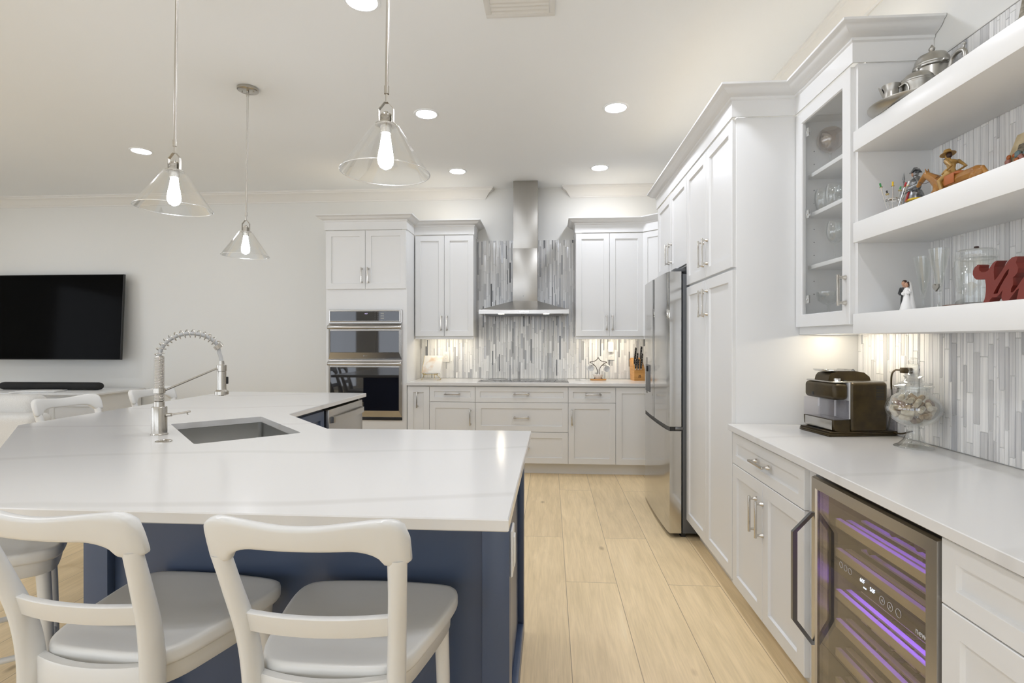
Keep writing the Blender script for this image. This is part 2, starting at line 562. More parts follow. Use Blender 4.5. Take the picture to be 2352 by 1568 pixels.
M_red = paint('red_enamel', (0.45, 0.012, 0.012, 1), 0.35, var=0.05)
M_yellow = paint('yellow_enamel', (0.75, 0.50, 0.03, 1), 0.35, var=0.05)
M_green = paint('green_enamel', (0.03, 0.25, 0.06, 1), 0.35, var=0.05)
M_skin = paint('painted_skin', (0.50, 0.28, 0.18, 1), 0.5, var=0.05)
M_gown = paint('white_porcelain', (0.80, 0.79, 0.77, 1), 0.3, var=0.01)
M_suit = paint('black_suit', (0.012, 0.012, 0.012, 1), 0.4, var=0.1)
M_hair = paint('dark_hair', (0.04, 0.015, 0.008, 1), 0.5, var=0.1)
M_relief = two_tone('relief_tan', (0.42, 0.33, 0.19, 1), (0.55, 0.46, 0.29, 1), 18, 0.5)
M_antique = two_tone('antique_silver', (0.10, 0.085, 0.055, 1), (0.33, 0.30, 0.24, 1), 45, 0.4, (0.3, 0.7), (1, 1, 3), 0.6)
M_photo = two_tone('grey_photograph', (0.16, 0.13, 0.10, 1), (0.42, 0.38, 0.33, 1), 14, 0.3)
M_mat = paint('picture_mat', (0.80, 0.79, 0.76, 1), 0.7, var=0.01)
M_paper = paint('paper', (0.82, 0.82, 0.81, 1), 0.7, var=0.01)
M_cover = two_tone('glossy_cover', (0.72, 0.50, 0.30, 1), (0.87, 0.84, 0.77, 1), 9, 0.12, (0.30, 0.5))
M_ypaper = paint('yellow_binding', (0.70, 0.48, 0.08, 1), 0.4, var=0.04)
M_stick = two_tone('brown_stick', (0.06, 0.022, 0.010, 1), (0.12, 0.05, 0.022, 1), 30, 0.4, stretch=(1, 1, 0.2))
M_night = paint('window_glass', (0.01, 0.016, 0.03, 1), 0.03, var=0.1, ior=1.6)
M_vent = paint('vent_white', (0.70, 0.69, 0.66, 1), 0.5, var=0.02)
M_dark = paint('dark_gap', (0.02, 0.02, 0.02, 1), 0.8, var=0.1)


def text_mesh(name, s, size, mat, parent, M, depth=0.0004):
    """lettering as a mesh; M places the text's own x/y plane"""
    cu = bpy.data.curves.new(name, 'FONT')
    cu.body = s
    cu.size = size
    cu.extrude = depth
    cu.align_x = 'CENTER'
    cu.align_y = 'CENTER'
    cu.resolution_u = 2
    tmp = bpy.data.objects.new(name, cu)
    COL.objects.link(tmp)
    dg = bpy.context.evaluated_depsgraph_get()
    me = bpy.data.meshes.new_from_object(tmp.evaluated_get(dg))
    bpy.data.objects.remove(tmp)
    me.transform(M)
    me.materials.clear()
    me.materials.append(mat)
    o = bpy.data.objects.new(name, me)
    COL.objects.link(o)
    o.parent = parent
    return o

# ================================================================== ROOM
XL, YR = -8.2, -3.6
mb = MB(); mb.box(XL, RIGHT + 0.1, YR, BACK + 0.1, -0.06, 0.0)
structure(mb.build('floor', M_floor), 'light oak plank floor running towards the range wall')
mb = MB(); mb.box(XL, RIGHT + 0.1, YR, BACK + 0.1, CEIL, CEIL + 0.06)
structure(mb.build('ceiling', M_ceil), 'flat off-white ceiling')
mb = MB(); mb.box(XL, RIGHT + 0.1, BACK, BACK + 0.1, 0, CEIL)
structure(mb.build('wall_back', M_wall), 'greige wall behind the range, ovens and television')
mb = MB(); mb.box(RIGHT, RIGHT + 0.1, YR, BACK, 0, CEIL)
structure(mb.build('wall_right', M_wall), 'wall behind the bar shelves and tall cabinets')
# left wall and rear wall: unseen large glazed doors added to let in fill light
def glazed_wall(name, label, M, length, wins, n0, win_label):
    """wall panel along local x (0..length), room on the -y side"""
    w = MB()
    xs = 0.0
    for a, b in wins:
        w.box(xs, a, 0, 0.12, 0, CEIL, M=M)
        w.box(a, b, 0, 0.12, 2.62, CEIL, M=M)
        w.box(a, b, 0, 0.12, 0, 0.04, M=M)
        xs = b
    w.box(xs, length, 0, 0.12, 0, CEIL, M=M)
    structure(w.build(name, M_wall), label)
    for i, (a, b) in enumerate(wins):
        g = MB(); g.box(a, b, 0.058, 0.062, 0.04, 2.62, M=M)
        o = structure(g.build('window_%d' % (n0 + i), M_pane), win_label)
        f = MB()
        for x in (a, (a + b) / 2 - 0.03, b - 0.06):
            f.box(x, x + 0.06, 0.03, 0.09, 0.04, 2.62, M=M)
        f.box(a + 0.06, b - 0.06, 0.03, 0.09, 0.04, 0.10, M=M)
        f.box(a + 0.06, b - 0.06, 0.03, 0.09, 2.56, 2.62, M=M)
        f.build('window_frame', M_trim, o)


glazed_wall('wall_rear', 'wall behind the camera with tall glazed doors added to let in fill light', Matrix.Translation((RIGHT + 0.1, YR, 0)) @ Matrix.Rotation(PI, 4, 'Z'), RIGHT + 0.1 - XL, [(0.9, 3.0), (3.5, 6.3), (6.8, 9.4)], 1, 'tall glazed door added to the rear wall to let in fill light')
glazed_wall('wall_left', 'far left wall of the open room with tall glazed doors added to let in fill light', Matrix.Translation((XL, YR, 0)) @ Matrix.Rotation(PI / 2, 4, 'Z'), BACK - YR + 0.1, [(0.5, 3.2), (3.8, 6.8)], 4, 'tall glazed door added to the left wall to let in fill light')

CROWN = [(0.0, 2.895), (0.010, 2.895), (0.012, 2.908), (0.022, 2.914), (0.030, 2.930), (0.052, 2.958), (0.070, 2.972), (0.086, 2.980), (0.090, 2.990), (0.102, 2.996), (0.102, CEIL), (0.0, CEIL)]
mb = MB(); mb.sweep([(XL, BACK), (-0.715, BACK), (-0.715, BACK + 0.04)], CROWN, 1)
structure(mb.build('trim_1', M_trim), 'ceiling crown moulding along the back wall, left of the hood')
mb = MB(); mb.sweep([(0.235, BACK + 0.04), (0.235, BACK), (RIGHT, BACK), (RIGHT, YR)], CROWN, 1)
structure(mb.build('trim_2', M_trim), 'ceiling crown moulding right of the hood and along the right wall')
mb = MB(); mb.box(XL, -2.30, BACK - 0.015, BACK, 0, 0.13, 0.003)
structure(mb.build('baseboard_back', M_trim), 'white baseboard below the television wall')


# ------------------------------------------------------------------ stick tile backsplashes
def tile_wall(name, label, M, regions, seed, wr, lr, mix):
    """regions: function u -> (z0, z1); M maps (u, 0, z) with -y towards the room"""
    rnd = random.Random(seed)
    bm = bmesh.new()
    lay = bm.loops.layers.float_color.new('tone')
    u0, u1, zf = regions

    def quad(vs, col):
        f = bm.faces.new(vs)
        for l in f.loops:
            l[lay] = col

    u = u0
    while u < u1 - 0.004:
        w = rnd.choice(wr) * rnd.uniform(0.85, 1.15)
        if u + w > u1:
            w = u1 - u
        z0, z1 = zf(u + w / 2)
        z = z0 - rnd.uniform(0, lr[1])
        while z < z1:
            h = rnd.uniform(*lr)
            a, b = max(z, z0), min(z + h, z1)
            z += h
            if b - a < 0.004:
                continue
            k = rnd.random()
            if k < mix[0]:
                g = rnd.uniform(0.78, 0.90); c = (g, g * 0.995, g * 0.975)
            elif k < mix[1]:
                g = rnd.uniform(0.60, 0.74); c = (g, g * 0.995, g * 0.985)
            elif k < mix[2] or w > 0.02:
                g = rnd.uniform(0.42, 0.56); c = (g, g * 1.01, g * 1.035)
            else:
                g = rnd.uniform(0.13, 0.24); c = (g, g * 1.03, g * 1.08)
            col = (c[0], c[1], c[2], 1)
            gx, d, e = 0.0007, rnd.uniform(0.0075, 0.0085), 0.0011
            t1, t2 = rnd.uniform(-0.00045, 0.00045), rnd.uniform(-0.0006, 0.0006)
            fr = [bm.verts.new(M @ Vector((x, -d + s * t1 + r * t2, zz))) for x, zz, s, r in ((u + gx + e, a + gx + e, -1, -1), (u + w - gx - e, a + gx + e, 1, -1), (u + w - gx - e, b - gx - e, 1, 1), (u + gx + e, b - gx - e, -1, 1))]
            bk = [bm.verts.new(M @ Vector((x, -0.004, zz))) for x, zz in ((u + gx, a + gx), (u + w - gx, a + gx), (u + w - gx, b - gx), (u + gx, b - gx))]
            quad(fr, col)
            for i in range(4):
                j = (i + 1) % 4
                quad((bk[i], bk[j], fr[j], fr[i]), col)
        u += w
    me = bpy.data.meshes.new(name)
    bm.to_mesh(me)
    bm.free()
    me.materials.append(M_tile)
    t = bpy.data.objects.new(name, me)
    COL.objects.link(t)
    tag(t, label, 'backsplash')
    return t


def grout(parent, M, boxes):
    g = MB()
    for (a, b, z0, z1) in boxes:
        g.box(a, b, -0.005, 0.0, z0, z1, M=M)
    g.build('grout', M_grout, parent)


TT = 2.436
MBK = Matrix.Translation((0, BACK, 0))
bs = tile_wall('backsplash', 'grey and white stick tile behind the range hood and back counter', MBK,
               (-1.432, RIGHT, lambda u: (0.916, TT) if -0.80 < u < 0.285 else (0.916, 1.40)), 4,
               [0.009, 0.012, 0.015, 0.018, 0.022, 0.026], (0.12, 0.27), (0.56, 0.80, 0.93))
grout(bs, MBK, [(-1.432, -0.80, 0.916, 1.40), (-0.80, 0.285, 0.916, TT), (0.285, RIGHT, 0.916, 1.40)])
MRT = Matrix.Translation((RIGHT, 2.772, 0)) @ Matrix.Rotation(-PI / 2, 4, 'Z')
bs = tile_wall('backsplash', 'grey and white stick tile behind the bar shelves on the right', MRT,
               (0.0, 2.35, lambda u: (0.916, TT)), 9, [0.012, 0.016, 0.02, 0.024, 0.028, 0.034], (0.12, 0.30), (0.74, 0.94, 0.985))
grout(bs, MRT, [(0.0, 2.35, 0.916, TT)])
mb = MB(); mb.box(0.51, 2.35, -0.011, 0, TT, TT + 0.008, 0.001, M=MRT)
structure(mb.build('trim_3', M_trim), 'thin edge strip on top of the bar tile')


# ================================================================== CABINETRY
def shaker(x0, x1, z0, z1, rail=0.057, t=0.02, rec=0.010):
    m = MB()
    r = min(rail, 0.3 * min(x1 - x0, z1 - z0))
    m.ring_panel(x0, x1, z0, z1, [(0, 0), (0, -t + 0.002), (0.002, -t), (r, -t), (r + 0.004, -t + rec)])
    return m


def handle(parent, x, z, L=0.135, vert=True, y=-0.02):
    m = MB()
    R = Matrix.Translation((x, y, z)) @ (Matrix.Rotation(PI / 2, 4, 'Y') if vert else Matrix.Identity(4))
    m.box(-L / 2 - 0.012, L / 2 + 0.012, -0.036, -0.026, -0.005, 0.005, 0.0015, M=R)
    for s in (-1, 1):
        Q = R @ Matrix.Translation((s * L / 2, 0, 0)) @ Matrix.Rotation(PI / 2, 4, 'X')
        m.lathe([(0.0105, 0.0), (0.010, 0.004), (0.0065, 0.012), (0.0052, 0.020), (0.0055, 0.030)], 14, M=Q)
    return m.build('handle', M_nickel, parent)


def front(parent, kind, x0, x1, z0, z1, h=None, mat=None, rail=0.057, g=0.0016):
    """one door or drawer front; h = (x, z, vertical)"""
    d = shaker(x0 + g, x1 - g, z0 + g, z1 - g, rail).build(kind, mat or M_white, parent, smooth=20)
    if h:
        handle(d, h[0], h[1], 0.135, h[2])
    return d


def cabinet(name, label, loc, rz, w, depth, z0, z1, toe=True, mat=None, group=None):
    t = thing(name, label, 'cabinet', loc, rz, group)
    m = MB()
    m.box(0, w, 0, depth, z0, z1, 0.0012)
    m.build('carcass', mat or M_white, t)
    if toe:
        k = MB(); k.box(0, w, 0.07, 0.085, 0.0, z0)
        k.build('toe_kick', mat or M_white, t)
    return t


DT, DB = 0.873, 0.115      # top and bottom of base fronts
DRW = 0.718
TOPZ = 0.884               # underside of the worktops
D = BACK - YB - 0.002      # base depth

# --- back run, base (left to right)
c = cabinet('base_cabinet', 'narrow white base pull-out beside the wall ovens', (-1.425, YB, 0), 0, 0.225, D, DB, TOPZ)
front(c, 'door', 0.0, 0.225, DB, DT, (0.103, 0.74, True))
c = cabinet('base_cabinet', 'white base cabinet with drawer left of the cooktop', (-1.20, YB, 0), 0, 0.462, D, DB, TOPZ)
front(c, 'drawer', 0, 0.462, DRW, DT, (0.231, 0.80, False))
front(c, 'door', 0, 0.462, DB, DRW, (0.413, 0.567, True))
c = cabinet('drawer_base', 'wide white three-drawer base below the cooktop', (-0.738, YB, 0), 0, 0.9215, D, DB, TOPZ)
front(c, 'drawer', 0, 0.9215, DRW, DT, (0.461, 0.803, False, ), None)
front(c, 'drawer', 0, 0.9215, 0.427, DRW, (0.461, 0.571, False))
front(c, 'drawer', 0, 0.9215, DB, 0.427, (0.461, 0.27, False))
c = cabinet('base_cabinet', 'white base cabinet with drawer right of the cooktop', (0.1835, YB, 0), 0, 0.462, D, DB, TOPZ)
front(c, 'drawer', 0, 0.462, DRW, DT, (0.243, 0.803, False))
front(c, 'door', 0, 0.462, DB, DRW, (0.035, 0.577, True))
c = cabinet('corner_cabinet', 'white corner base cabinet half hidden behind the fridge', (0.6455, YB, 0), 0, RIGHT - 0.6455 - 0.002, D, DB, TOPZ)
front(c, 'door', 0, 0.40, DB, DT, None)

# --- oven tower
OX0, OX1 = -2.272, -1.435
ow = OX1 - OX0
c = cabinet('oven_cabinet', 'tall white cabinet housing the wall ovens', (OX0, YB, 0), 0, ow, D, DB, 2.45)
front(c, 'door', 0.004, ow / 2 - 0.003, 1.852, 2.445, (ow / 2 - 0.037, 1.988, True))
front(c, 'door', ow / 2 - 0.003, ow - 0.004, 1.852, 2.445, (ow / 2 + 0.029, 1.988, True))
front(c, 'drawer', 0.004, ow - 0.004, DB, 0.40, (ow / 2, 0.26, False))

# --- back wall cabinets
YU = 5.64
UD = BACK - YU - 0.002


def wall_cab(label, x0, w, handles):
    c = cabinet('upper_cabinet', label, (x0, YU, 0), 0, w, UD, 1.372, 2.45, toe=False)
    h = w / 2
    front(c, 'door', 0, h, 1.376, 2.443, (h - 0.03, 1.516, True))
    front(c, 'door', h, w, 1.376, 2.443, (h + 0.03, 1.516, True))
    m = MB(); m.box(0, w, 0, 0.018, 1.345, 1.372, 0.002); m.build('light_rail', M_white, c)
    return c


wall_cab('tall white two-door wall cabinet left of the range hood', -1.424, 0.626, None)
wall_cab('tall white two-door wall cabinet right of the range hood', 0.272, 0.695, None)
# diagonal corner wall cabinet
c = thing('corner_upper_cabinet', 'white angled corner wall cabinet partly hidden by the fridge', 'cabinet', (0.969, YU, 0))
m = MB(); m.prism([(0.0, 0.0), (0.246, -0.246), (0.246, -0.95), (0.557, -0.95), (0.557, UD), (0.0, UD)], 1.372, 2.45)
m.build('carcass', M_white, c)
d = shaker(0.004, 0.344, 1.376, 2.443)
bmesh.ops.transform(d.bm, matrix=Matrix.Rotation(-PI / 4, 4, 'Z'), verts=d.bm.verts[:])
d.build('door', M_white, c, smooth=20)
m = MB(); m.prism([(0, 0), (0.246, -0.246), (0.257, -0.235), (0.008, 0.018)], 1.345, 1.372); m.build('light_rail', M_white, c)

# --- right run: tall cabinets, bar base cabinets (local x runs towards the camera)
RZ = -PI / 2
RD = RIGHT - XF - 0.002
c = cabinet('fridge_cabinet', 'white two-door cabinet above the fridge', (XF, 4.637, 0), RZ, 0.953, RD, 1.842, 2.45, toe=False)
front(c, 'door', 0.004, 0.476, 1.847, 2.445, (0.476 - 0.043, 1.988, True))
front(c, 'door', 0.476, 0.95, 1.847, 2.445, (0.476 + 0.043, 1.988, True))
m = MB(); m.box(-0.02, 0.0, 0.0, RD, 0.0, 2.45); m.build('side_panel', M_white, c)
PW = 0.908
c = cabinet('pantry_cabinet', 'tall white four-door pantry between fridge and bar', (XF, 3.682, 0), RZ, PW, RD, 0.128, 2.45)
PH = PW / 2 - 0.002
front(c, 'door', 0.002, PH, 1.70, 2.445, (PH - 0.05, 1.845, True))
front(c, 'door', PH, PW - 0.002, 1.70, 2.445, (PH + 0.05 - 0.02, 1.848, True))
front(c, 'door', 0.002, PH, 0.130, 1.689, (PH - 0.05, 1.550, True))
front(c, 'door', PH, PW - 0.002, 0.130, 1.689, (PH + 0.03, 1.553, True))
BW = 2.774 - 2.006
c = cabinet('bar_cabinet', 'white bar base cabinet with drawer next to the pantry', (XF, 2.773, 0), RZ, BW, RD, DB, TOPZ)
front(c, 'drawer', 0.004, BW, DRW, DT, (0.385, 0.798, False))
front(c, 'door', 0.004, BW / 2, DB, DRW, (BW / 2 - 0.068, 0.563, True))
front(c, 'door', BW / 2, BW, DB, DRW, (BW / 2 + 0.006, 0.56, True))
m = MB(); m.box(BW, BW + 0.044, 0.0, RD, 0.0, TOPZ); m.build('filler_strip', M_white, c)
c = cabinet('drawer_base', 'white bar drawer base right of the wine cooler', (XF, 1.330, 0), RZ, 0.76, RD, DB, TOPZ)
front(c, 'drawer', 0.002, 0.758, DRW, DT, (0.379, 0.80, False))
front(c, 'drawer', 0.002, 0.758, 0.42, DRW, (0.379, 0.57, False))
front(c, 'drawer', 0.002, 0.758, DB, 0.42, (0.379, 0.27, False))

# --- crown on the cabinets
CC = [(0.0, 2.45), (0.006, 2.45), (0.006, 2.530), (0.013, 2.536), (0.014, 2.546), (0.020, 2.549), (0.030, 2.552), (0.044, 2.559), (0.056, 2.569), (0.064, 2.580), (0.072, 2.583), (0.075, 2.586), (0.075, 2.595), (0.0, 2.595)]
mb = MB()
mb.sweep([(OX0, BACK - 0.003), (OX0, YB - 0.02), (OX1, YB - 0.02), (OX1, YU - 0.02), (-0.796, YU - 0.02), (-0.796, BACK - 0.003)], CC, 1)
tag(mb.build('cabinet_cornice', M_white), 'white crown moulding over the oven tower and left wall cabinet', 'moulding')
mb = MB()
mb.sweep([(0.270, BACK - 0.003), (0.270, YU - 0.02), (0.960, YU - 0.02), (1.20, 5.38), (1.20, 4.66), (XF - 0.02, 4.66), (XF - 0.02, 2.770), (1.222, 2.770), (1.222, 2.262), (RIGHT - 0.003, 2.262)], CC, 1)
tag(mb.build('cabinet_cornice', M_white), 'white stepped crown moulding over the right-hand cabinets', 'moulding')

# --- glass-front cabinet
GX, GY0, GW = 1.242, 2.772, 0.509
GD = RIGHT - GX - 0.002
c = thing('display_cabinet', 'white wall cabinet with a clear glass door above the bar', 'cabinet', (GX, GY0, 0), RZ)
m = MB()
m.box(0, 0.02, 0, GD, 1.361, 2.45)
m.box(GW - 0.02, GW, 0, GD, 1.361, 2.45)
m.box(0.02, GW - 0.02, GD - 0.012, GD, 1.361, 2.45)
m.box(0.02, GW - 0.02, 0.018, GD - 0.012, 1.384, 1.40)
m.box(0.02, GW - 0.02, 0, 0.018, 1.361, 1.40)
m.box(0.02, GW - 0.02, 0, GD - 0.012, 2.41, 2.45)
m.box(GW - 0.045, GW - 0.02, 0, 0.02, 1.40, 2.41)
m.build('carcass', M_white, c)
SH = [2.126, 1.934, 1.680]
for z in SH:
    s = MB(); s.box(0.022, GW - 0.022, 0.03, GD - 0.014, z, z + 0.019, 0.001); s.build('shelf', M_white, c)
p = MB()
for i in range(12):
    z = 1.56 + i * 0.064
    for yy in (0.06, 0.24):
        p.lathe([(0.0028, 0), (0.0028, 0.0012)], 8, M=Matrix.Translation((0.02, yy, z)) @ Matrix.Rotation(PI / 2, 4, 'Y'))
p.build('pin_holes', M_grey, c)
d0, d1, dz0, dz1 = 0.004, GW - 0.022, 1.397, 2.445
m = MB()
m.ring_panel(d0, d1, dz0, dz1, [(0, 0), (0, -0.018), (0.002, -0.02), (0.057, -0.02), (0.061, -0.015), (0.061, 0.0)], fill=False)
dr = m.build('door', M_white, c, smooth=20)
m = MB(); m.box(d0 + 0.055, d1 - 0.055, -0.008, -0.005, dz0 + 0.055, dz1 - 0.055); m.build('glass_pane', M_pane, dr)
for z in (2.335, 1.94, 1.53):
    m = MB(); m.box(0.072, 0.100, -0.004, 0.006, z - 0.02, z + 0.02, 0.002)
    m.lathe([(0.006, 0), (0.006, 0.003)], 12, M=Matrix.Translation((0.086, -0.004, z)) @ Matrix.Rotation(PI / 2, 4, 'X'))
    m.build('hinge', M_chrome, dr)
handle(dr, d1 - 0.030, 1.540, 0.105, True)

# --- three thick floating shelves
for z0, lab in ((2.092, 'top thick white floating shelf over the bar, holding the pewter'), (1.725, 'middle thick white floating shelf over the bar, holding the figurines'), (1.359, 'lowest thick white floating shelf over the bar, holding the maroon sign')):
    m = MB(); m.box(1.222, RIGHT - 0.009, 0.55, 2.262, z0, z0 + 0.080, 0.0015)
    tag(m.build('floating_shelf', M_shelf), lab, 'shelf')

# --- worktops
m = MB(); m.prism([(-1.432, 5.286), (RIGHT - 0.002, 5.286), (RIGHT - 0.002, BACK - 0.002), (-1.432, BACK - 0.002)], TOPZ, 0.914, ch=0.002)
tag(m.build('worktop', M_quartz), 'white quartz worktop along the back wall under the hood', 'worktop')
m = MB(); m.prism([(0.893, 0.56), (RIGHT - 0.002, 0.56), (RIGHT - 0.002, 2.772), (0.893, 2.772)], TOPZ, 0.914, ch=0.002)
tag(m.build('worktop', M_quartz), 'white quartz bar worktop on the right', 'worktop')

# ================================================================== ISLAND
ISL = [(-0.095, 1.25), (-0.085, 2.492), (-1.052, 2.487), (-1.478, 2.960), (-1.458, 4.195), (-2.645, 4.245), (-2.62, 2.48), (-1.50, 1.25)]
SC = Vector((-1.506, 2.464)); SA = math.radians(-46.8)
sd, sn = Vector((math.cos(SA), math.sin(SA))), Vector((-math.sin(SA), math.cos(SA)))


def sink_pt(a, b):
    p = SC + sd * a + sn * b
    return (p.x, p.y)


hole = []
HL, HW, HR = 0.337, 0.212, 0.018
for sx, sy, a0 in ((1, 1, 0), (-1, 1, 90), (-1, -1, 180), (1, -1, 270)):
    for k in range(5):
        a = math.radians(a0 + 22.5 * k)
        hole.append(sink_pt(sx * (HL - HR) + HR * math.cos(a), sy * (HW - HR) + HR * math.sin(a)))
m = MB(); m.prism(ISL, TOPZ, 0.914, holes=[hole[::-1]], ch=0.003)
tag(m.build('island_worktop', M_quartz), 'large angled white quartz island top with a sink', 'worktop')

isl = thing('kitchen_island', 'navy blue angled island base below the white top', 'kitchen island', (-1.2, 2.3, 0))
IO = Vector((-1.2, 2.3, 0))
base = [(-0.140, 1.575), (-0.140, 2.440), (-1.068, 2.440), (-1.515, 2.935), (-1.515, 3.490), (-2.20, 3.490), (-2.30, 2.64), (-1.36, 1.575)]
m = MB()
m.prism([(x - IO.x, y - IO.y) for x, y in base], 0.0, TOPZ - 0.001, holes=[[(x - IO.x, y - IO.y) for x, y in [sink_pt(0.36, 0.235), sink_pt(0.36, -0.235), sink_pt(-0.36, -0.235), sink_pt(-0.36, 0.235)]]])
m.build('base_panel', M_blue, isl)


def local_box(name, x0, x1, y0, y1, z0, z1, b=0.002, mat=None):
    k = MB(); k.box(x0 - IO.x, x1 - IO.x, y0 - IO.y, y1 - IO.y, z0, z1, b)
    return k.build(name, mat or M_blue, isl)


local_box('corner_post', -0.195, -0.115, 1.545, 1.575, 0, TOPZ - 0.001)
local_box('corner_post', -0.140, -0.115, 1.575, 1.640, 0, TOPZ - 0.001)
local_box('corner_post', -0.140, -0.115, 2.385, 2.462, 0, TOPZ - 0.001)
local_box('bottom_rail', -0.140, -0.115, 1.640, 2.385, 0.0, 0.075)
local_box('corner_post', -1.420, -1.342, 1.545, 1.575, 0, TOPZ - 0.001)
local_box('bottom_rail', -1.342, -0.195, 1.555, 1.575, 0.0, 0.10)
local_box('end_panel', -2.25, -1.505, 4.150, 4.172, 0, TOPZ - 0.001)
local_box('back_panel', -2.27, -2.25, 3.45, 4.172, 0, TOPZ - 0.001)
d = shaker(0.004, 0.535, 0.115, 0.865)
bmesh.ops.transform(d.bm, matrix=Matrix.Translation((-1.515 - IO.x, 2.945 - IO.y, 0)) @ Matrix.Rotation(PI / 2, 4, 'Z'), verts=d.bm.verts[:])
d.build('door', M_blue, isl, smooth=20)
d = shaker(0.01, 0.655, 0.115, 0.865)
dir_ = math.atan2(2.440 - 2.935, -1.068 + 1.515)
bmesh.ops.transform(d.bm, matrix=Matrix.Translation((-1.068 - IO.x, 2.440 - IO.y, 0)) @ Matrix.Rotation(dir_ + PI, 4, 'Z'), verts=d.bm.verts[:])
d.build('door', M_blue, isl, smooth=20)

# outlet on the island end
t = thing('outlet', 'white outlet on the end of the blue island', 'outlet', (-0.115, 1.60, 0.708), PI / 2)
m = MB(); m.box(-0.037, 0.043, -0.008, 0.0, -0.068, 0.068, 0.004, seg=3); m.build('cover_plate', M_plate, t)
m = MB(); m.box(-0.016, 0.022, -0.013, -0.008, -0.045, 0.045, 0.003); m.build('socket', M_plate, t)

# sink
t = thing('sink', 'stainless undermount sink set diagonally in the island', 'sink', (SC.x, SC.y, 0), SA)


def rrect(a, b, r, z, n=6):
    out = []
    for sx, sy, a0 in ((1, 1, 0), (-1, 1, 90), (-1, -1, 180), (1, -1, 270)):
        for k in range(n + 1):
            q = math.radians(a0 + 90 * k / n)
            out.append(Vector((sx * (a - r) + r * math.cos(q), sy * (b - r) + r * math.sin(q), z)))
    return out


m = MB()
m.loft([rrect(0.356, 0.231, 0.03, TOPZ - 0.0015), rrect(0.340, 0.215, 0.022, TOPZ - 0.0015), rrect(0.340, 0.215, 0.022, 0.69), rrect(0.325, 0.20, 0.03, 0.672), rrect(0.05, 0.05, 0.045, 0.668)], caps=False)
m.bm.faces.new([v for v in m.bm.verts][-28:])
m.build('basin', M_sink, t, smooth=40)
m = MB(); m.lathe([(0.045, 0.6685), (0.045, 0.671), (0.036, 0.671), (0.03, 0.669)], 24); m.build('drain', M_steel, t)

# air-switch button
m = MB(); m.lathe([(0.031, 0.0), (0.031, 0.003), (0.028, 0.005), (0.024, 0.005), (0.023, 0.0035), (0.0, 0.0035)], 28)
tag(m.build('air_switch', M_faucet, loc=(-1.592, 2.118, 0.914)), 'small round metal button in the island top beside the faucet', 'button')

# faucet: local +x points over the sink
FA = math.atan2(0.68, 0.73)
t = thing('faucet', 'tall brushed nickel spring-neck faucet on the island', 'faucet', (-1.728, 2.272, 0.914), FA)
m = MB(); m.lathe([(0.034, 0), (0.034, 0.004), (0.0305, 0.007), (0.0305, 0.122), (0.0290, 0.125), (0.0, 0.125)], 32); m.build('body', M_faucet, t)
m = MB(); m.lathe([(0.0205, 0.125), (0.0205, 0.147), (0.017, 0.149)], 28); m.lathe([(0.0135, 0.147), (0.0135, 0.35)], 20); m.build('column', M_faucet, t)
# hose arc
arc = [(0.0, 0, 0.345)]
R0 = 0.123
for k in range(0, 22):
    a = PI - k / 21 * math.radians(152)
    arc.append((R0 + R0 * math.cos(a), 0, 0.345 + 0.105 * math.sin(a)))
tail = [(0.238, 0, 0.360), (0.2455, 0, 0.335), (0.248, 0, 0.315)]
hp = arc + tail
m = MB(); m.tube(hp, 0.0085, 12); m.build('hose', paint('grey_hose', (0.45, 0.45, 0.44, 1), 0.4, var=0.03), t)
# coil: tight on the column, wide over the arc
cp = []
for k in range(0, 16 * 40 + 1):
    q = k / 16
    z = 0.149 + q * 0.0050
    if z > 0.345:
        break
    a = 2 * PI * q
    cp.append((0.0178 * math.cos(a), 0.0178 * math.sin(a), z))
A = [Vector(p) for p in catmull(arc[1:], 10)]
Ls = [0.0]
for p, q in zip(A[:-1], A[1:]):
    Ls.append(Ls[-1] + (q - p).length)
turns = 14
for k in range(turns * 16 + 1):
    s = k / (turns * 16) * Ls[-1]
    i = max(j for j in range(len(Ls)) if Ls[j] <= s + 1e-9)
    i = min(i, len(A) - 2)
    f = (s - Ls[i]) / max(1e-9, Ls[i + 1] - Ls[i])
    p = A[i].lerp(A[i + 1], f)
    d = (A[i + 1] - A[i]).normalized()
    n = Vector((0, 1, 0)).cross(d).normalized()
    a = 2 * PI * k / 16
    cp.append(tuple(p + n * (0.0178 * math.cos(a)) + Vector((0, 1, 0)) * (0.0178 * math.sin(a))))
m = MB(); m.tube(cp, 0.0021, 6); m.build('spring', M_faucet, t, smooth=60)
m = MB()
e = Vector(arc[-1]); dd = (Vector(arc[-1]) - Vector(arc[-2])).normalized()
Q = Matrix.Translation(e) @ dd.to_track_quat('Z', 'Y').to_matrix().to_4x4()
m.lathe([(0.0, -0.004), (0.021, -0.004), (0.021, 0.013), (0.012, 0.014)], 24, M=Q); m.build('collar', M_faucet, t)
m = MB(); m.lathe([(0.0, -0.004), (0.0235, -0.004), (0.0235, 0.016), (0.0, 0.016)], 28, M=Matrix.Translation((0, 0, 0.190))); m.build('clamp_ring', M_faucet, t)
m = MB(); m.tube([(0.022, 0, 0.196), (0.230, 0, 0.288)], 0.0045, 10); m.build('support_arm', M_faucet, t)
m = MB()
m.lathe([(0.0, 0.158), (0.017, 0.158), (0.018, 0.162), (0.030, 0.163), (0.030, 0.178), (0.0205, 0.186), (0.0195, 0.196), (0.0195, 0.272), (0.0215, 0.274), (0.0215, 0.302), (0.012, 0.304), (0.010, 0.322), (0.0, 0.322)], 28, M=Matrix.Translation((0.248, 0, 0)))
h = m.build('spray_head', M_faucet, t)
m = MB(); m.box(0.266, 0.276, -0.006, 0.006, 0.212, 0.246, 0.003); m.build('spray_button', M_black, h)
m = MB()
HD = FA - math.radians(12)
c0, s0 = math.cos(-HD), math.sin(-HD)
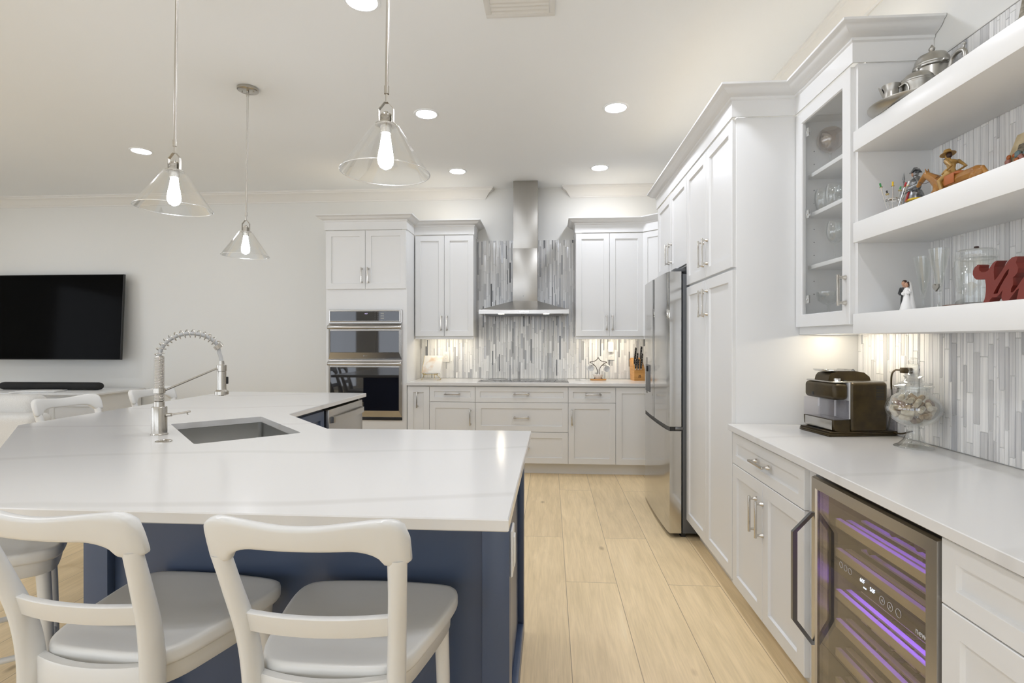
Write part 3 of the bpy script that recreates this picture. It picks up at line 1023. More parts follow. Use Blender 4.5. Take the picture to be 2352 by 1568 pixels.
m.tube([(0.028 * c0, 0.028 * s0, 0.087), (0.05 * c0, 0.05 * s0, 0.088)], 0.008, 12)
m.tube([(0.05 * c0, 0.05 * s0, 0.088), (0.128 * c0, 0.128 * s0, 0.101)], 0.0042, 10)
m.tube([(0.112 * c0, 0.112 * s0, 0.098), (0.118 * c0, 0.118 * s0, 0.086)], 0.003, 8)
m.build('lever', M_faucet, t)

# dishwasher in the left wing
t = thing('dishwasher', 'stainless dishwasher in the inner side of the island', 'dishwasher', (-1.515, 3.495, 0), PI / 2)
m = MB(); m.box(0.0, 0.655, 0.0, 0.56, 0.02, 0.868); m.build('tub', M_grey, t)
m = MB(); m.box(0.004, 0.648, -0.045, -0.001, 0.10, 0.868, 0.004); d = m.build('door', M_steel, t)
pts = catmull([(0.03, -0.046, 0.797), (0.06, -0.072, 0.798), (0.325, -0.088, 0.800), (0.59, -0.072, 0.798), (0.62, -0.046, 0.797)], 8)
m = MB()
m.loft([[p + Vector((0, 0.004, -0.022)), p + Vector((0, -0.004, -0.02)), p + Vector((0, -0.004, 0.02)), p + Vector((0, 0.004, 0.022))] for p in pts]); m.build('handle', M_steel, d)

# ================================================================== APPLIANCES
# --- range hood
t = thing('range_hood', 'stainless chimney range hood over the cooktop', 'range hood', (-0.262, BACK, 0))
m = MB(); m.box(-0.118, 0.138, -0.285, -0.012, 2.30, CEIL - 0.002, 0.001); m.build('upper_duct', M_steelv, t)
m = MB(); m.box(-0.122, 0.134, -0.290, -0.012, 1.74, 2.30, 0.001); m.build('lower_duct', M_steelv, t)
m = MB()
q = lambda x0, x1, y0, y1, z: [Vector((x0, y0, z)), Vector((x1, y0, z)), Vector((x1, y1, z)), Vector((x0, y1, z))]
m.loft([q(-0.456, 0.456, -0.50, -0.012, 1.604), q(-0.456, 0.456, -0.50, -0.012, 1.642), q(-0.452, 0.452, -0.496, -0.012, 1.646), q(-0.122, 0.134, -0.290, -0.012, 1.748)])
h = m.build('canopy', M_steel, t, smooth=15)
for sx in (-0.23, 0.23):
    k = MB(); k.lathe([(0.0, 1.6015), (0.024, 1.6015), (0.028, 1.6025), (0.028, 1.604)], 24, M=Matrix.Translation((sx, -0.475, 0))); k.build('hood_lamp', M_hood, h)
m = MB()
for x0, x1 in ((-0.40, -0.01), (0.01, 0.40)):
    m.box(x0, x1, -0.45, -0.06, 1.596, 1.604, 0.002)
    for k in range(12):
        m.box(x0 + 0.02, x1 - 0.02, -0.43 + k * 0.03, -0.418 + k * 0.03, 1.594, 1.597)
m.build('filter', M_darksteel, h)
m = MB()
for k in range(5):
    m.lathe([(0.006, 0), (0.006, 0.003), (0, 0.0032)], 12, M=Matrix.Translation((-0.035 + 0.02 * k, -0.50, 1.623)) @ Matrix.Rotation(PI / 2, 4, 'X'))
m.build('buttons', M_chrome, h)
m = MB(); m.lathe([(0.006, 0), (0.006, 0.0008)], 14, M=Matrix.Translation((-0.012, -0.290, 1.80)) @ Matrix.Rotation(PI / 2, 4, 'X')); m.build('badge', M_mark, t)

# --- cooktop
t = thing('cooktop', 'black glass induction cooktop set in the back worktop', 'cooktop', (-0.265, 5.60, 0.914))
m = MB(); m.box(-0.455, 0.455, -0.255, 0.255, 0.0, 0.006, 0.002); m.build('glass_top', M_cook, t)
m = MB(); m.box(-0.457, 0.457, -0.265, -0.254, 0.0, 0.008, 0.002); m.build('front_trim', M_steel, t)
m = MB()
for x, y, r in ((-0.28, 0.10, 0.10), (-0.28, -0.13, 0.075), (0.0, 0.02, 0.13), (0.28, 0.10, 0.075), (0.28, -0.13, 0.10)):
    for rr in (r,):
        a = [Vector((x + rr * math.cos(2 * PI * k / 48), y + rr * math.sin(2 * PI * k / 48), 0.0064)) for k in range(48)]
        m.tube(a + [a[0]], 0.0006, 4)
m.build('burner_rings', M_markl, t)

# --- wall ovens
t = thing('built_in_oven', 'stainless microwave and oven combination stack with black glass', 'oven', ((OX0 + OX1) / 2 - 0.006, YB, 0))
hw = 0.378


def oven_front(name, z0, z1, gz0, gz1, parent):
    m = MB()
    m.ring_panel(-hw, hw, z0, z1, [(0, 0), (0, -0.018), (0.003, -0.021)], fill=True)
    # bevelled window frame
    bm = m.bm
    ins = 0.024
    return m.build(name, M_steel, parent, smooth=15)


p = oven_front('control_panel', 1.508, 1.644, 0, 0, t)
m = MB(); m.ring_panel(-hw + 0.022, hw - 0.022, 1.527, 1.628, [(-0.010, -0.021), (-0.008, -0.034), (0.0, -0.036), (0.003, -0.030)], fill=True); g = m.build('panel_frame', M_steel, p, smooth=15)
m = MB(); m.box(-hw + 0.026, hw - 0.026, -0.033, -0.028, 1.531, 1.624); m.build('display_glass', M_bglass, p)
text_mesh('clock_digits', '10:27', 0.014, M_violet, p, Matrix.Translation((0.015, -0.0335, 1.602)) @ Matrix.Rotation(PI / 2, 4, 'X'))
m = MB()
for k in range(3):
    m.box(0.165, 0.20, -0.0335, -0.033, 1.55 + k * 0.024, 1.562 + k * 0.024)
for k in range(4):
    for j in range(2):
        m.box(0.105 + j * 0.03, 0.109 + j * 0.03, -0.0335, -0.033, 1.548 + k * 0.02, 1.552 + k * 0.02)
m.build('touch_marks', M_mark, p)
for z0, z1, g0, g1, nm in ((1.143, 1.502, 1.211, 1.431, 'upper_door'), (0.562, 1.134, 0.626, 1.064, 'lower_door')):
    p = oven_front(nm, z0, z1, 0, 0, t)
    # raised frame around the window
    m = MB()
    bm = m.bm
    O = [(-hw, z0), (hw, z0), (hw, z1), (-hw, z1)]
    G = [(-hw + 0.024, g0), (hw - 0.024, g0), (hw - 0.024, g1), (-hw + 0.024, g1)]
    I = [(-hw + 0.027, g0 + 0.003), (hw - 0.027, g0 + 0.003), (hw - 0.027, g1 - 0.003), (-hw + 0.027, g1 - 0.003)]
    V = [[bm.verts.new((x, y, z)) for x, z in L_] for L_, y in ((O, -0.021), (G, -0.042), (I, -0.036))]
    for a, b in zip(V[:-1], V[1:]):
        for i in range(4):
            j = (i + 1) % 4
            bm.faces.new((a[i], a[j], b[j], b[i]))
    m.build('door_frame', M_steel, p, smooth=15)
    m = MB(); m.box(-hw + 0.026, hw - 0.026, -0.037, -0.03, g0 + 0.002, g1 - 0.002); m.build('window', M_bglass, p)
    # full-width scooped handle
    m = MB()
    sec = [(-0.030, 0.0), (-0.070, 0.006), (-0.078, 0.016), (-0.076, 0.030), (-0.060, 0.040), (-0.030, 0.052)]
    zt = z1 - 0.057
    rings = []
    for x, k in ((-hw, 0.75), (-hw + 0.02, 1.0), (hw - 0.02, 1.0), (hw, 0.75)):
        rings.append([Vector((x, -0.021 + (y + 0.021) * k, zt + z)) for y, z in sec])
    m.loft(rings); m.build('handle', M_steel, p, smooth=50)
    if nm == 'upper_door':
        k = MB()
        k.lathe([(0.0075, 0), (0.0075, 0.0006), (0.0055, 0.0006)], 20, M=Matrix.Translation((-0.008, -0.0325, 1.180)) @ Matrix.Rotation(PI / 2, 4, 'X'))
        k.build('logo_ring', M_mark, p)
        text_mesh('logo_letters', 'LG', 0.016, M_mark, p, Matrix.Translation((0.018, -0.0335, 1.180)) @ Matrix.Rotation(PI / 2 - 0.28, 4, 'X'))
m = MB(); m.box(-hw, hw, -0.012, 0, 0.527, 0.556, 0.002); m.build('vent_strip', M_black, t)

# --- fridge
t = thing('fridge', 'large stainless french-door fridge with water dispenser', 'fridge', (0.79, 4.622, 0), RZ)
FW = 0.932
m = MB(); m.box(0.012, FW - 0.006, 0.105, 0.72, 0.03, 1.78, 0.004); m.build('cabinet_body', M_grey, t)


def curved_door(name, x0, x1, z0, z1, mat, bulge):
    m = MB()
    prof = []
    n = 14
    for k in range(n + 1):
        x = x0 + (x1 - x0) * k / n
        u = (x - FW / 2) / (FW / 2)
        y = bulge * u * u
        ed = min(x - x0, x1 - x)
        if ed < 0.002:
            y += 0.006
        prof.append((x, y))
    outer = prof + [(x1, 0.095), (x0, 0.095)]
    m.prism(outer, z0, z1, ch=0.0)
    return m.build(name, mat, t, smooth=30)


dl = curved_door('left_door', 0.0, FW / 2 - 0.003, 0.752, 1.797, M_fridge, 0.012)
dr = curved_door('right_door', FW / 2 + 0.003, FW, 0.752, 1.797, M_fridge, 0.012)
fz = curved_door('freezer_drawer', 0.0, FW, 0.033, 0.722, M_fridge, 0.012)
m = MB(); m.box(0.004, FW - 0.004, 0.02, 0.105, 0.722, 0.752); m.build('handle_recess', M_black, t)
m = MB(); m.box(FW - 0.06, FW, 0.055, 0.11, 0.728, 0.748, 0.003); m.build('hinge', M_darksteel, t)
m = MB(); m.box(0.115, 0.335, 0.004, 0.006, 0.905, 1.195, 0.001); w = m.build('dispenser', M_darksteel, dl)
m = MB(); m.box(0.130, 0.320, -0.0015, 0.004, 0.925, 1.14, 0.001); m.build('dispenser_recess', M_grey, dl)
m = MB(); m.box(0.205, 0.245, -0.014, 0.0, 1.085, 1.13, 0.003); m.build('dispenser_spout', M_black, dl)
for x in (0.05, FW - 0.10):
    m = MB(); m.box(x - 0.03, x + 0.08, 0.055, 0.13, 1.797, 1.822, 0.006); m.build('hinge_cover', M_grey, t)
m = MB(); m.box(0.03, FW - 0.03, 0.10, 0.13, 0.0, 0.032); m.build('base_grille', M_black, t)

# --- wine cooler: hollow cabinet, racks, lit inside
t = thing('wine_cooler', 'stainless-framed wine cooler with smoked glass door and violet light', 'wine cooler', (XF + 0.024, 1.9600, 0), RZ)
CW, CZ0, CZ1 = 0.616, 0.10, 0.866
m = MB()
m.box(0, 0.025, 0.0, 0.56, 0.02, CZ1); m.box(CW - 0.025, CW, 0.0, 0.56, 0.02, CZ1)
m.box(0.025, CW - 0.025, 0.535, 0.56, 0.02, CZ1); m.box(0.025, CW - 0.025, 0, 0.535, CZ1 - 0.025, CZ1); m.box(0.025, CW - 0.025, 0, 0.535, 0.02, CZ0 + 0.01)
m.build('liner', M_black, t)
m = MB(); m.box(0.01, CW - 0.01, 0.015, 0.06, 0.0, 0.095)
m.build('base_grille', M_black, t)
m = MB()
m.ring_panel(0.0, CW + 0.004, CZ0, 0.858, [(0.0, -0.002), (0.0, -0.030), (0.004, -0.042), (0.036, -0.046), (0.040, -0.040), (0.040, -0.002)], fill=False)
d = m.build('door_frame', M_steel, t, smooth=12)
m = MB(); m.box(0.037, CW - 0.043, -0.038, -0.032, CZ0 + 0.037, 0.821); m.build('door_glass', M_smoke, d)
hz0, hz1 = 0.275, 0.735
m = MB()
pts = [(0.020, -0.044, hz1), (-0.004 + 0.006, -0.100, hz1 - 0.075), (0.002, -0.100, hz0 + 0.075), (0.020, -0.044, hz0)]
m.loft([[Vector(p) + Vector((dx, dy, 0)) for dx, dy in ((-0.007, -0.008), (0.007, -0.008), (0.007, 0.008), (-0.007, 0.008))] for p in pts]); m.build('handle', M_darksteel, d)
for x in (0.19, 0.215, 0.24):
    a = [Vector((x + 0.009 * math.cos(2 * PI * k / 24), -0.0388, 0.622 + 0.009 * math.sin(2 * PI * k / 24))) for k in range(25)]
    mk = MB(); mk.tube(a, 0.0005, 4); mk.build('touch_ring', M_markl, d)
for x in (0.400, 0.435, 0.47):
    a = [Vector((x + 0.011 * math.cos(2 * PI * k / 24), -0.0388, 0.610 + 0.011 * math.sin(2 * PI * k / 24))) for k in range(25)]
    mk = MB(); mk.tube(a, 0.0006, 4); mk.build('touch_ring', M_markl, d)
for x, s in ((0.400, 1), (0.435, -1)):
    a = [Vector((x - 0.004, -0.0388, 0.610 - 0.003 * s)), Vector((x, -0.0388, 0.610 + 0.004 * s)), Vector((x + 0.004, -0.0388, 0.610 - 0.003 * s))]
    mk = MB(); mk.tube(a, 0.0006, 4); mk.build('touch_arrow', M_markl, d)
text_mesh('temperature_digits', '60F', 0.017, M_digit, d, Matrix.Translation((0.305, -0.0388, 0.622)) @ Matrix.Rotation(PI / 2, 4, 'X'))
text_mesh('temperature_digits', '50F', 0.017, M_digit, d, Matrix.Translation((0.355, -0.0388, 0.616)) @ Matrix.Rotation(PI / 2, 4, 'X'))
text_mesh('small_digits', '40-65', 0.007, M_digit, d, Matrix.Translation((0.318, -0.0388, 0.606)) @ Matrix.Rotation(PI / 2, 4, 'X'))
text_mesh('brand_letters', 'newair', 0.023, M_markl, d, Matrix.Translation((0.568, -0.0388, 0.602)) @ Matrix.Rotation(PI / 2, 4, 'X'))
RACKS = [0.715, 0.615, 0.475, 0.375, 0.275, 0.175]
for z in RACKS:
    m = MB(); m.box(0.055, CW - 0.05, 0.012, 0.030, z - 0.016, z + 0.012, 0.002); m.build('rack_front', M_rack, t)
    m = MB()
    for k in range(9):
        y = 0.06 + k * 0.05
        m.box(0.03, CW - 0.03, y, y + 0.018, z - 0.008, z - 0.002)
    m.build('rack_slats', M_rack, t)
m = MB(); m.box(0.026, CW - 0.026, 0.012, 0.30, 0.548, 0.572); m.build('added_divider', M_black, t)  # added to hide the lower LED strip from above
for z in (0.840, 0.547):
    m = MB(); m.box(0.05, CW - 0.05, 0.05, 0.08, z - 0.005, z); m.build('led_strip', M_purple, t)
CO = Matrix.Translation((XF + 0.024, 1.96, 0)) @ Matrix.Rotation(RZ, 4, 'Z')
rnd = random.Random(3)
bot = None
n_b = 0
WHERE = {0.715: 'on the top rack', 0.615: 'on the second rack', 0.475: 'on the third rack', 0.375: 'on the fourth rack', 0.275: 'on the fifth rack'}
for z in RACKS[:-1]:
    for x in (0.14, 0.255, 0.37, 0.485):
        if rnd.random() < 0.30:
            continue
        pos = CO @ Vector((x, 0.075, z + 0.036))
        lab = 'dark wine bottle lying ' + WHERE[z] + ' of the cooler'
        if bot is None:
            bot = thing('wine_bottle', lab, 'bottle', pos, 0, 'wine bottles in the cooler')
            bot.rotation_euler = (0, PI / 2, 0)
            m = MB(); m.lathe([(0.0, 0.0), (0.011, 0.0), (0.0135, 0.001), (0.0135, 0.02), (0.0125, 0.021), (0.013, 0.07), (0.018, 0.10), (0.031, 0.135), (0.036, 0.16), (0.036, 0.30), (0.033, 0.305), (0.0, 0.295)], 20); m.build('glass', M_bottle, bot)
            m = MB(); m.lathe([(0.0, -0.0006), (0.0122, -0.0006), (0.0142, 0.0), (0.0142, 0.045), (0.0139, 0.045)], 20); m.build('foil', paint('bottle_foil', (0.10, 0.07, 0.045, 1), 0.3, 0.7, var=0.2, scale=30), bot)
            m = MB(); m.lathe([(0.0363, 0.18), (0.0363, 0.27)], 20, caps=False); m.build('paper_label', M_paper, bot)
        else:
            dup(bot, pos, 0, lab)
        n_b += 1

# ================================================================== CEILING LIGHTS
def can(label, x, y, bright=False, first=[None]):
    if first[0] is None:
        t = thing('recessed_light', label, 'ceiling light', (x, y, CEIL), 0, 'recessed ceiling lights')
        m = MB(); m.lathe([(0.072, -0.001), (0.076, -0.006), (0.088, -0.006), (0.093, -0.001), (0.093, 0.0), (0.072, 0.0)], 40, caps=False); m.build('trim_ring', M_ceil, t)
        m = MB(); m.lathe([(0.0, -0.0035), (0.073, -0.0025)], 40, caps=False); m.build('lens', M_can, t, recalc=False)
        first[0] = t
        return t
    t = dup(first[0], (x, y, CEIL), 0, label)
    if bright:
        for c in t.children:
            if c.name.startswith('lens'):
                c.data = bright_lens()
    return t


def bright_lens(mem=[]):
    if not mem:
        me = [o for o in COL.objects if o.name == 'lens'][0].data.copy()
        me.materials[0] = M_aisle
        mem.append(me)
    return mem[0]


for lab, x, y in (
        ('round recessed ceiling light just left of the hood chimney, nearest the wall', -0.91, 5.28),
        ('round recessed ceiling light right of the hood chimney, nearest the wall', 0.485, 5.27),
        ('round recessed ceiling light right of the nearest glass pendant', -0.91, 3.93),
        ('round recessed ceiling light alone over the aisle before the pantry', 0.475, 3.92),
        ('round recessed ceiling light cut by the top of the photo, beside a pendant rod', -0.925, 2.60),
        ('round recessed ceiling light far left, beyond the left pendant', -3.606, 4.523),
        ('recessed ceiling light over the bar aisle, out of frame', 0.48, 2.58),
        ('recessed fill light added over the nearest stools, out of frame', -0.92, 1.1),  # this and the following cans are unseen, added to fill the room
        ('recessed fill light added above the camera side of the bar, out of frame', 0.48, 0.9),
        ('recessed fill light added in the living area by the sofa, out of frame', -3.6, 2.4),
        ('recessed fill light added in front of the television, out of frame', -5.9, 4.3),
        ('recessed fill light added in the far living area, out of frame', -5.9, 1.6),
        ('recessed fill light added behind the camera on the left, out of frame', -3.0, -1.0),
        ('recessed fill light added behind the camera in the middle, out of frame', -1.0, -1.2),
        ('recessed fill light added behind the camera on the right, out of frame', 0.5, -1.2),
        ('recessed fill light added far behind in the living area, out of frame', -5.9, -1.2)):
    can(lab, x, y, bright=(0.4 < x < 0.5 and y > 0) or y == 1.1 or (x < -3.5 and y > 0 and y != 4.523))

# ceiling vent
t = thing('ceiling_vent', 'white slatted air vent in the ceiling at the top of the photo', 'vent', (-0.149, 2.60, CEIL))
m = MB()
m.box(-0.177, 0.177, 0.145, 0.175, -0.012, 0, 0.003); m.box(-0.177, 0.177, -0.175, -0.145, -0.012, 0, 0.003)
m.box(-0.177, -0.147, -0.145, 0.145, -0.012, 0, 0.003); m.box(0.147, 0.177, -0.145, 0.145, -0.012, 0, 0.003); m.build('frame', M_vent, t)
for k in range(9):
    m = MB(); m.box(-0.147, 0.147, -0.017, 0.017, -0.001, 0.001, M=Matrix.Translation((0, -0.128 + 0.032 * k, -0.006)) @ Matrix.Rotation(math.radians(-16), 4, 'X')); m.build('slat', M_vent, t)
m = MB(); m.box(-0.147, 0.147, -0.145, 0.145, -0.0008, 0); m.build('backing', M_dark, t)


# ================================================================== PENDANTS
def pendant(label, x, y, zb, proto=[None]):
    """zb: bottom of the glass cone"""
    if proto[0] is not None:
        return dup(proto[0], (x, y, CEIL), 0, label)
    t = thing('pendant_light', label, 'pendant light', (x, y, CEIL), 0, 'glass cone pendants over the island')
    t.rotation_euler = (0, math.radians(0.9), 0)
    z = zb - CEIL
    m = MB(); m.lathe([(0.0, -0.022), (0.055, -0.022), (0.066, -0.017), (0.066, -0.001), (0.0, -0.001)], 36)
    for s in (-1, 1):
        m.lathe([(0.0, -0.029), (0.004, -0.028), (0.004, -0.022)], 10, M=Matrix.Translation((s * 0.04, 0, 0)))
    m.build('canopy', M_faucet, t)
    m = MB(); m.lathe([(0.0058, z + 0.285), (0.0058, -0.06), (0.008, -0.055), (0.008, -0.022)], 14); m.build('rod', M_faucet, t)
    m = MB(); m.lathe([(0.0, z + 0.266), (0.0085, z + 0.266), (0.0085, z + 0.292), (0.0, z + 0.294)], 18)
    m.lathe([(0.004, z + 0.235), (0.004, z + 0.27)], 10); m.build('collar', M_faucet, t)
    # yoke: flat bent strap
    a = [(-0.026, z + 0.165), (-0.026, z + 0.215), (-0.006, z + 0.238), (0.006, z + 0.238), (0.026, z + 0.215), (0.026, z + 0.165)]
    m = MB()
    m.loft([[Vector((px, -0.007, pz)), Vector((px * 0.94, -0.007, pz - 0.002)), Vector((px * 0.94, 0.007, pz - 0.002)), Vector((px, 0.007, pz))] for px, pz in a])
    m.build('yoke', M_faucet, t, smooth=20)
    prof = [(0.0, z + 0.206), (0.006, z + 0.206), (0.006, z + 0.198), (0.018, z + 0.197)]
    for k in range(6):
        zz = z + 0.193 - k * 0.0045
        prof += [(0.0195, zz), (0.0195, zz - 0.0026), (0.0178, zz - 0.0030), (0.0178, zz - 0.0042)]
    prof += [(0.0195, z + 0.164), (0.036, z + 0.163), (0.036, z + 0.160), (0.020, z + 0.158), (0.0185, z + 0.135), (0.0165, z + 0.133), (0.0165, z + 0.142), (0.0, z + 0.142)]
    m = MB(); m.lathe(prof, 28); m.build('socket', M_faucet, t, smooth=30)
    m = MB()
    m.lathe([(0.020, z + 0.1595), (0.034, z + 0.1590), (0.040, z + 0.156), (0.046, z + 0.147), (0.1455, z + 0.002), (0.1475, z), (0.1490, z + 0.0015), (0.1475, z + 0.003), (0.048, z + 0.150), (0.041, z + 0.1605)], 72, caps=False)
    gs = m.build('glass_shade', M_shade, t, smooth=50)
    m = MB(); m.tube([Vector((0.1478 * math.cos(2 * PI * k / 64), 0.1478 * math.sin(2 * PI * k / 64), z + 0.0012)) for k in range(65)], 0.0019, 8); m.build('rim', M_rim, gs, smooth=60)
    m = MB(); m.lathe([(0.012, z + 0.140), (0.0135, z + 0.132), (0.017, z + 0.105), (0.0235, z + 0.070), (0.0265, z + 0.048), (0.025, z + 0.032), (0.018, z + 0.020), (0.007, z + 0.014), (0.0, z + 0.011)], 24)
    m.build('bulb', M_bulb, t)
    proto[0] = t
    return t


pendant('nearest clear glass cone pendant, over the front of the island', -0.533, 1.775, 1.894)
pendant('clear glass cone pendant on the left, over the island bend', -1.582, 2.190, 1.894)
pendant('farthest clear glass cone pendant, its round ceiling canopy in view', -2.003, 3.450, 1.894)

# ================================================================== HIDDEN STRIP LIGHTS OF THE CABINETS


def strip(name, label, x0, x1, y0, y1, z0, z1, mat):
    m = MB(); m.box(x0, x1, y0, y1, z0, z1, 0.001)
    return tag(m.build(name, mat), label, 'strip light')


strip('under_cabinet_light', 'warm strip light below the wall cabinet left of the hood', -1.30, -0.90, 5.72, 5.75, 1.362, 1.3715, M_under)
strip('under_cabinet_light', 'warm strip light below the wall cabinet right of the hood', 0.36, 0.92, 5.72, 5.75, 1.362, 1.3715, M_under)
strip('under_cabinet_light', 'warm strip light below the glass-door cabinet', 1.36, 1.39, 2.33, 2.72, 1.3760, 1.3838, M_under)
def top_strip(label, x0, x1, y0, y1):
    t = thing('cabinet_top_light', label, 'strip light', ((x0 + x1) / 2, (y0 + y1) / 2, 2.451))
    hx, hy = (x1 - x0) / 2, (y1 - y0) / 2
    m = MB(); m.box(-hx, hx, -hy, hy, 0, 0.095, 0.001); m.build('housing', M_white, t)
    m = MB(); m.box(-hx + 0.002, hx - 0.002, -hy + 0.002, hy - 0.002, 0.095, 0.103); m.build('light_bar', M_toplight, t)


top_strip('warm strip light on top of the oven tower', -2.20, -1.50, 5.36, 5.39)
top_strip('warm strip light on top of the wall cabinet left of the hood', -1.36, -0.86, 5.65, 5.68)
top_strip('warm strip light on top of the wall cabinet right of the hood', 0.34, 1.10, 5.65, 5.68)
top_strip('warm strip light on top of the fridge and pantry cabinets', 1.02, 1.05, 2.85, 4.6)
top_strip('warm strip light on top of the glass-door cabinet', 1.38, 1.41, 2.33, 2.74)


# ================================================================== STOOLS
def make_stool():
    t = thing('counter_stool', '', 'stool', (0, 0, 0), 0, 'white counter stools around the island')
    # seat outline (right half, rear to front)
    half = [(0.0, -0.196), (0.08, -0.194), (0.135, -0.182), (0.172, -0.135), (0.195, -0.05), (0.216, 0.055), (0.226, 0.135), (0.219, 0.180), (0.190, 0.207), (0.11, 0.219), (0.0, 0.224)]
    pts = half + [(-x, y) for x, y in half[-2:0:-1]]
    out = catmull([(x, y, 0) for x, y in pts], 4, closed=True)

    def ring(s, z, dx=0.0):
        return [Vector((p.x * s, 0.015 + (p.y - 0.015) * s, z)) for p in out]
    m = MB()
    m.loft([ring(0.93, 0.592), ring(0.975, 0.593), ring(0.998, 0.600), ring(1.0, 0.606), ring(1.0, 0.621), ring(0.994, 0.628), ring(0.975, 0.632), ring(0.94, 0.632), ring(0.85, 0.628), ring(0.7, 0.622), ring(0.5, 0.617), ring(0.25, 0.614), ring(0.05, 0.613)])
    m.build('seat', M_stool, t, smooth=60)
    m = MB(); m.loft([ring(0.90, 0.545), ring(0.915, 0.548), ring(0.925, 0.592), ring(0.3, 0.5925)]); m.build('apron', M_stool, t, smooth=50)

    def ell(c, rx, ry, n=14):
        return [Vector((c[0] + rx * math.cos(2 * PI * k / n), c[1] + ry * math.sin(2 * PI * k / n), c[2])) for k in range(n)]
    for s in (-1, 1):
        path = [((0.176, -0.268, 0.0), 0.013, 0.016), ((0.162, -0.226, 0.30), 0.016, 0.024), ((0.156, -0.206, 0.52), 0.019, 0.030), ((0.157, -0.204, 0.62), 0.019, 0.031), ((0.163, -0.220, 0.72), 0.0190, 0.027), ((0.173, -0.252, 0.82), 0.0190, 0.022), ((0.1805, -0.280, 0.902), 0.0202, 0.0170)]
        cs = catmull([p[0] for p in path], 5)
        rx = catmull([(p[1], p[2], 0) for p in path], 5)
        m = MB(); m.loft([ell((s * c.x, c.y, c.z), r.x, r.y) for c, r in zip(cs, rx)]); m.build('back_post', M_stool, t, smooth=60)
    # top rail
    W_ = 0.206
    rings = []
    n = 44
    for i in range(n + 1):
        x = -W_ + 2 * W_ * i / n
        a = abs(x)
        k = max(0.0, min(1.0, (a - 0.092) / 0.068))
        k = 1 - math.sqrt(max(0.0, 1 - k * k * 0.985))
        zb = 0.927 - 0.042 * k
        zt = 0.984 - 0.006 * math.cos(PI * min(1.0, a / 0.17))
        e = W_ - a
        if e < 0.040:
            zt -= 0.040 - math.sqrt(max(0.0, 0.040 ** 2 - (0.040 - e) ** 2))
        if e < 0.006:
            zb += 0.006 - e
        yc = -0.276 - 0.036 * (1 - (a / W_) ** 2)
        th = 0.0145 + 0.004 * k
        if e < 0.012:
            th *= 0.45 + 0.55 * math.sqrt(max(0, 1 - ((0.012 - e) / 0.012) ** 2))
        mid, hh = (zt + zb) / 2, (zt - zb) / 2
        rg = []
        for q in range(16):
            an = 2 * PI * q / 16
            c, s_ = math.cos(an), math.sin(an)
            ex = 0.45
            yy = th * math.copysign(abs(c) ** ex, c)
            zz = hh * math.copysign(abs(s_) ** ex, s_)
            rg.append(Vector((x, yc + yy - (mid + zz - 0.92) * 0.33, mid + zz)))
        rings.append(rg)
    m = MB(); m.loft(rings); m.build('top_rail', M_stool, t, smooth=60)
    rings = []
    for i in range(13):
        x = -0.160 + 0.320 * i / 12
        yc = -0.226 - 0.022 * (1 - (x / 0.160) ** 2)
        rings.append([Vector((x, yc + dy - dz * 0.25, 0.745 + dz)) for dy, dz in ((-0.008, -0.022), (0.008, -0.022), (0.009, -0.020), (0.009, 0.020), (0.007, 0.022), (-0.007, 0.022), (-0.009, 0.020), (-0.009, -0.020))])
    m = MB(); m.loft(rings); m.build('back_slat', M_stool, t, smooth=40)
    # curved rear rim joining the posts at the seat
    rings = []
    for i in range(13):
        x = -0.152 + 0.304 * i / 12
        yc = -0.190 - 0.030 * (1 - (x / 0.152) ** 2)
        rings.append([Vector((x, yc + dy, z)) for dy, z in ((-0.012, 0.548), (0.012, 0.548), (0.012, 0.614), (0.008, 0.617), (-0.010, 0.617), (-0.012, 0.614))])
    m = MB(); m.loft(rings); m.build('rear_rim', M_stool, t, smooth=40)
    for s in (-1, 1):
        m = MB(); m.tube([(s * 0.178, 0.158, 0.59), (s * 0.182, 0.168, 0.40), (s * 0.188, 0.180, 0.0)], [0.021, 0.019, 0.014], 16); m.build('front_leg', M_stool, t, smooth=60)
    m = MB(); m.tube([(-0.185, 0.174, 0.20), (0.185, 0.174, 0.20)], 0.011, 12); m.build('footrest', M_stool, t)
    for s in (-1, 1):
        m = MB(); m.tube([(s * 0.184, 0.172, 0.28), (s * 0.163, -0.229, 0.28)], 0.010, 12); m.build('stretcher', M_stool, t)
    m = MB(); m.tube([(-0.165, -0.234, 0.24), (0.165, -0.234, 0.24)], 0.010, 12); m.build('stretcher', M_stool, t)
    return t


st = make_stool()
st.location = (-0.479, 1.318, 0)
st['label'] = 'white wooden counter stool at the island front, nearest the bar, its whole back in view'
dup(st, (-1.005, 1.335, 0), math.radians(-5), 'white wooden counter stool at the island front, its back cut by the left edge')
dup(st, (-1.955, 1.735, 0), math.atan2(0.672, 0.74) - PI / 2, 'white wooden counter stool at far left seen behind another stool, mostly its seat')
dup(st, (-2.665, 3.065, 0), math.radians(-98), 'white wooden counter stool beyond the left island edge, nearer the sofa')
dup(st, (-2.585, 3.70, 0), math.radians(-93), 'white wooden counter stool beyond the left island edge, behind the faucet')

# ================================================================== LIVING AREA
t = thing('television', 'large black flat television on the back wall', 'television', (-5.70, 5.80, 1.60))
t.rotation_euler = (math.radians(-3.0), 0, math.radians(0.0))
m = MB(); m.box(-0.86, 0.86, -0.018, 0.012, -0.488, 0.488, 0.003); m.build('bezel', M_black, t)
m = MB(); m.box(-0.853, 0.853, -0.0195, -0.0180, -0.478, 0.481); m.build('screen', M_tv, t)
m = MB(); m.box(-0.30, 0.30, 0.012, 0.05, -0.22, 0.22, 0.01); m.build('rear_housing', M_black, t)
m = MB(); m.box(-0.25, 0.25, 0.05, 0.112, -0.15, 0.15, 0.004); m.build('wall_bracket', M_black, t)

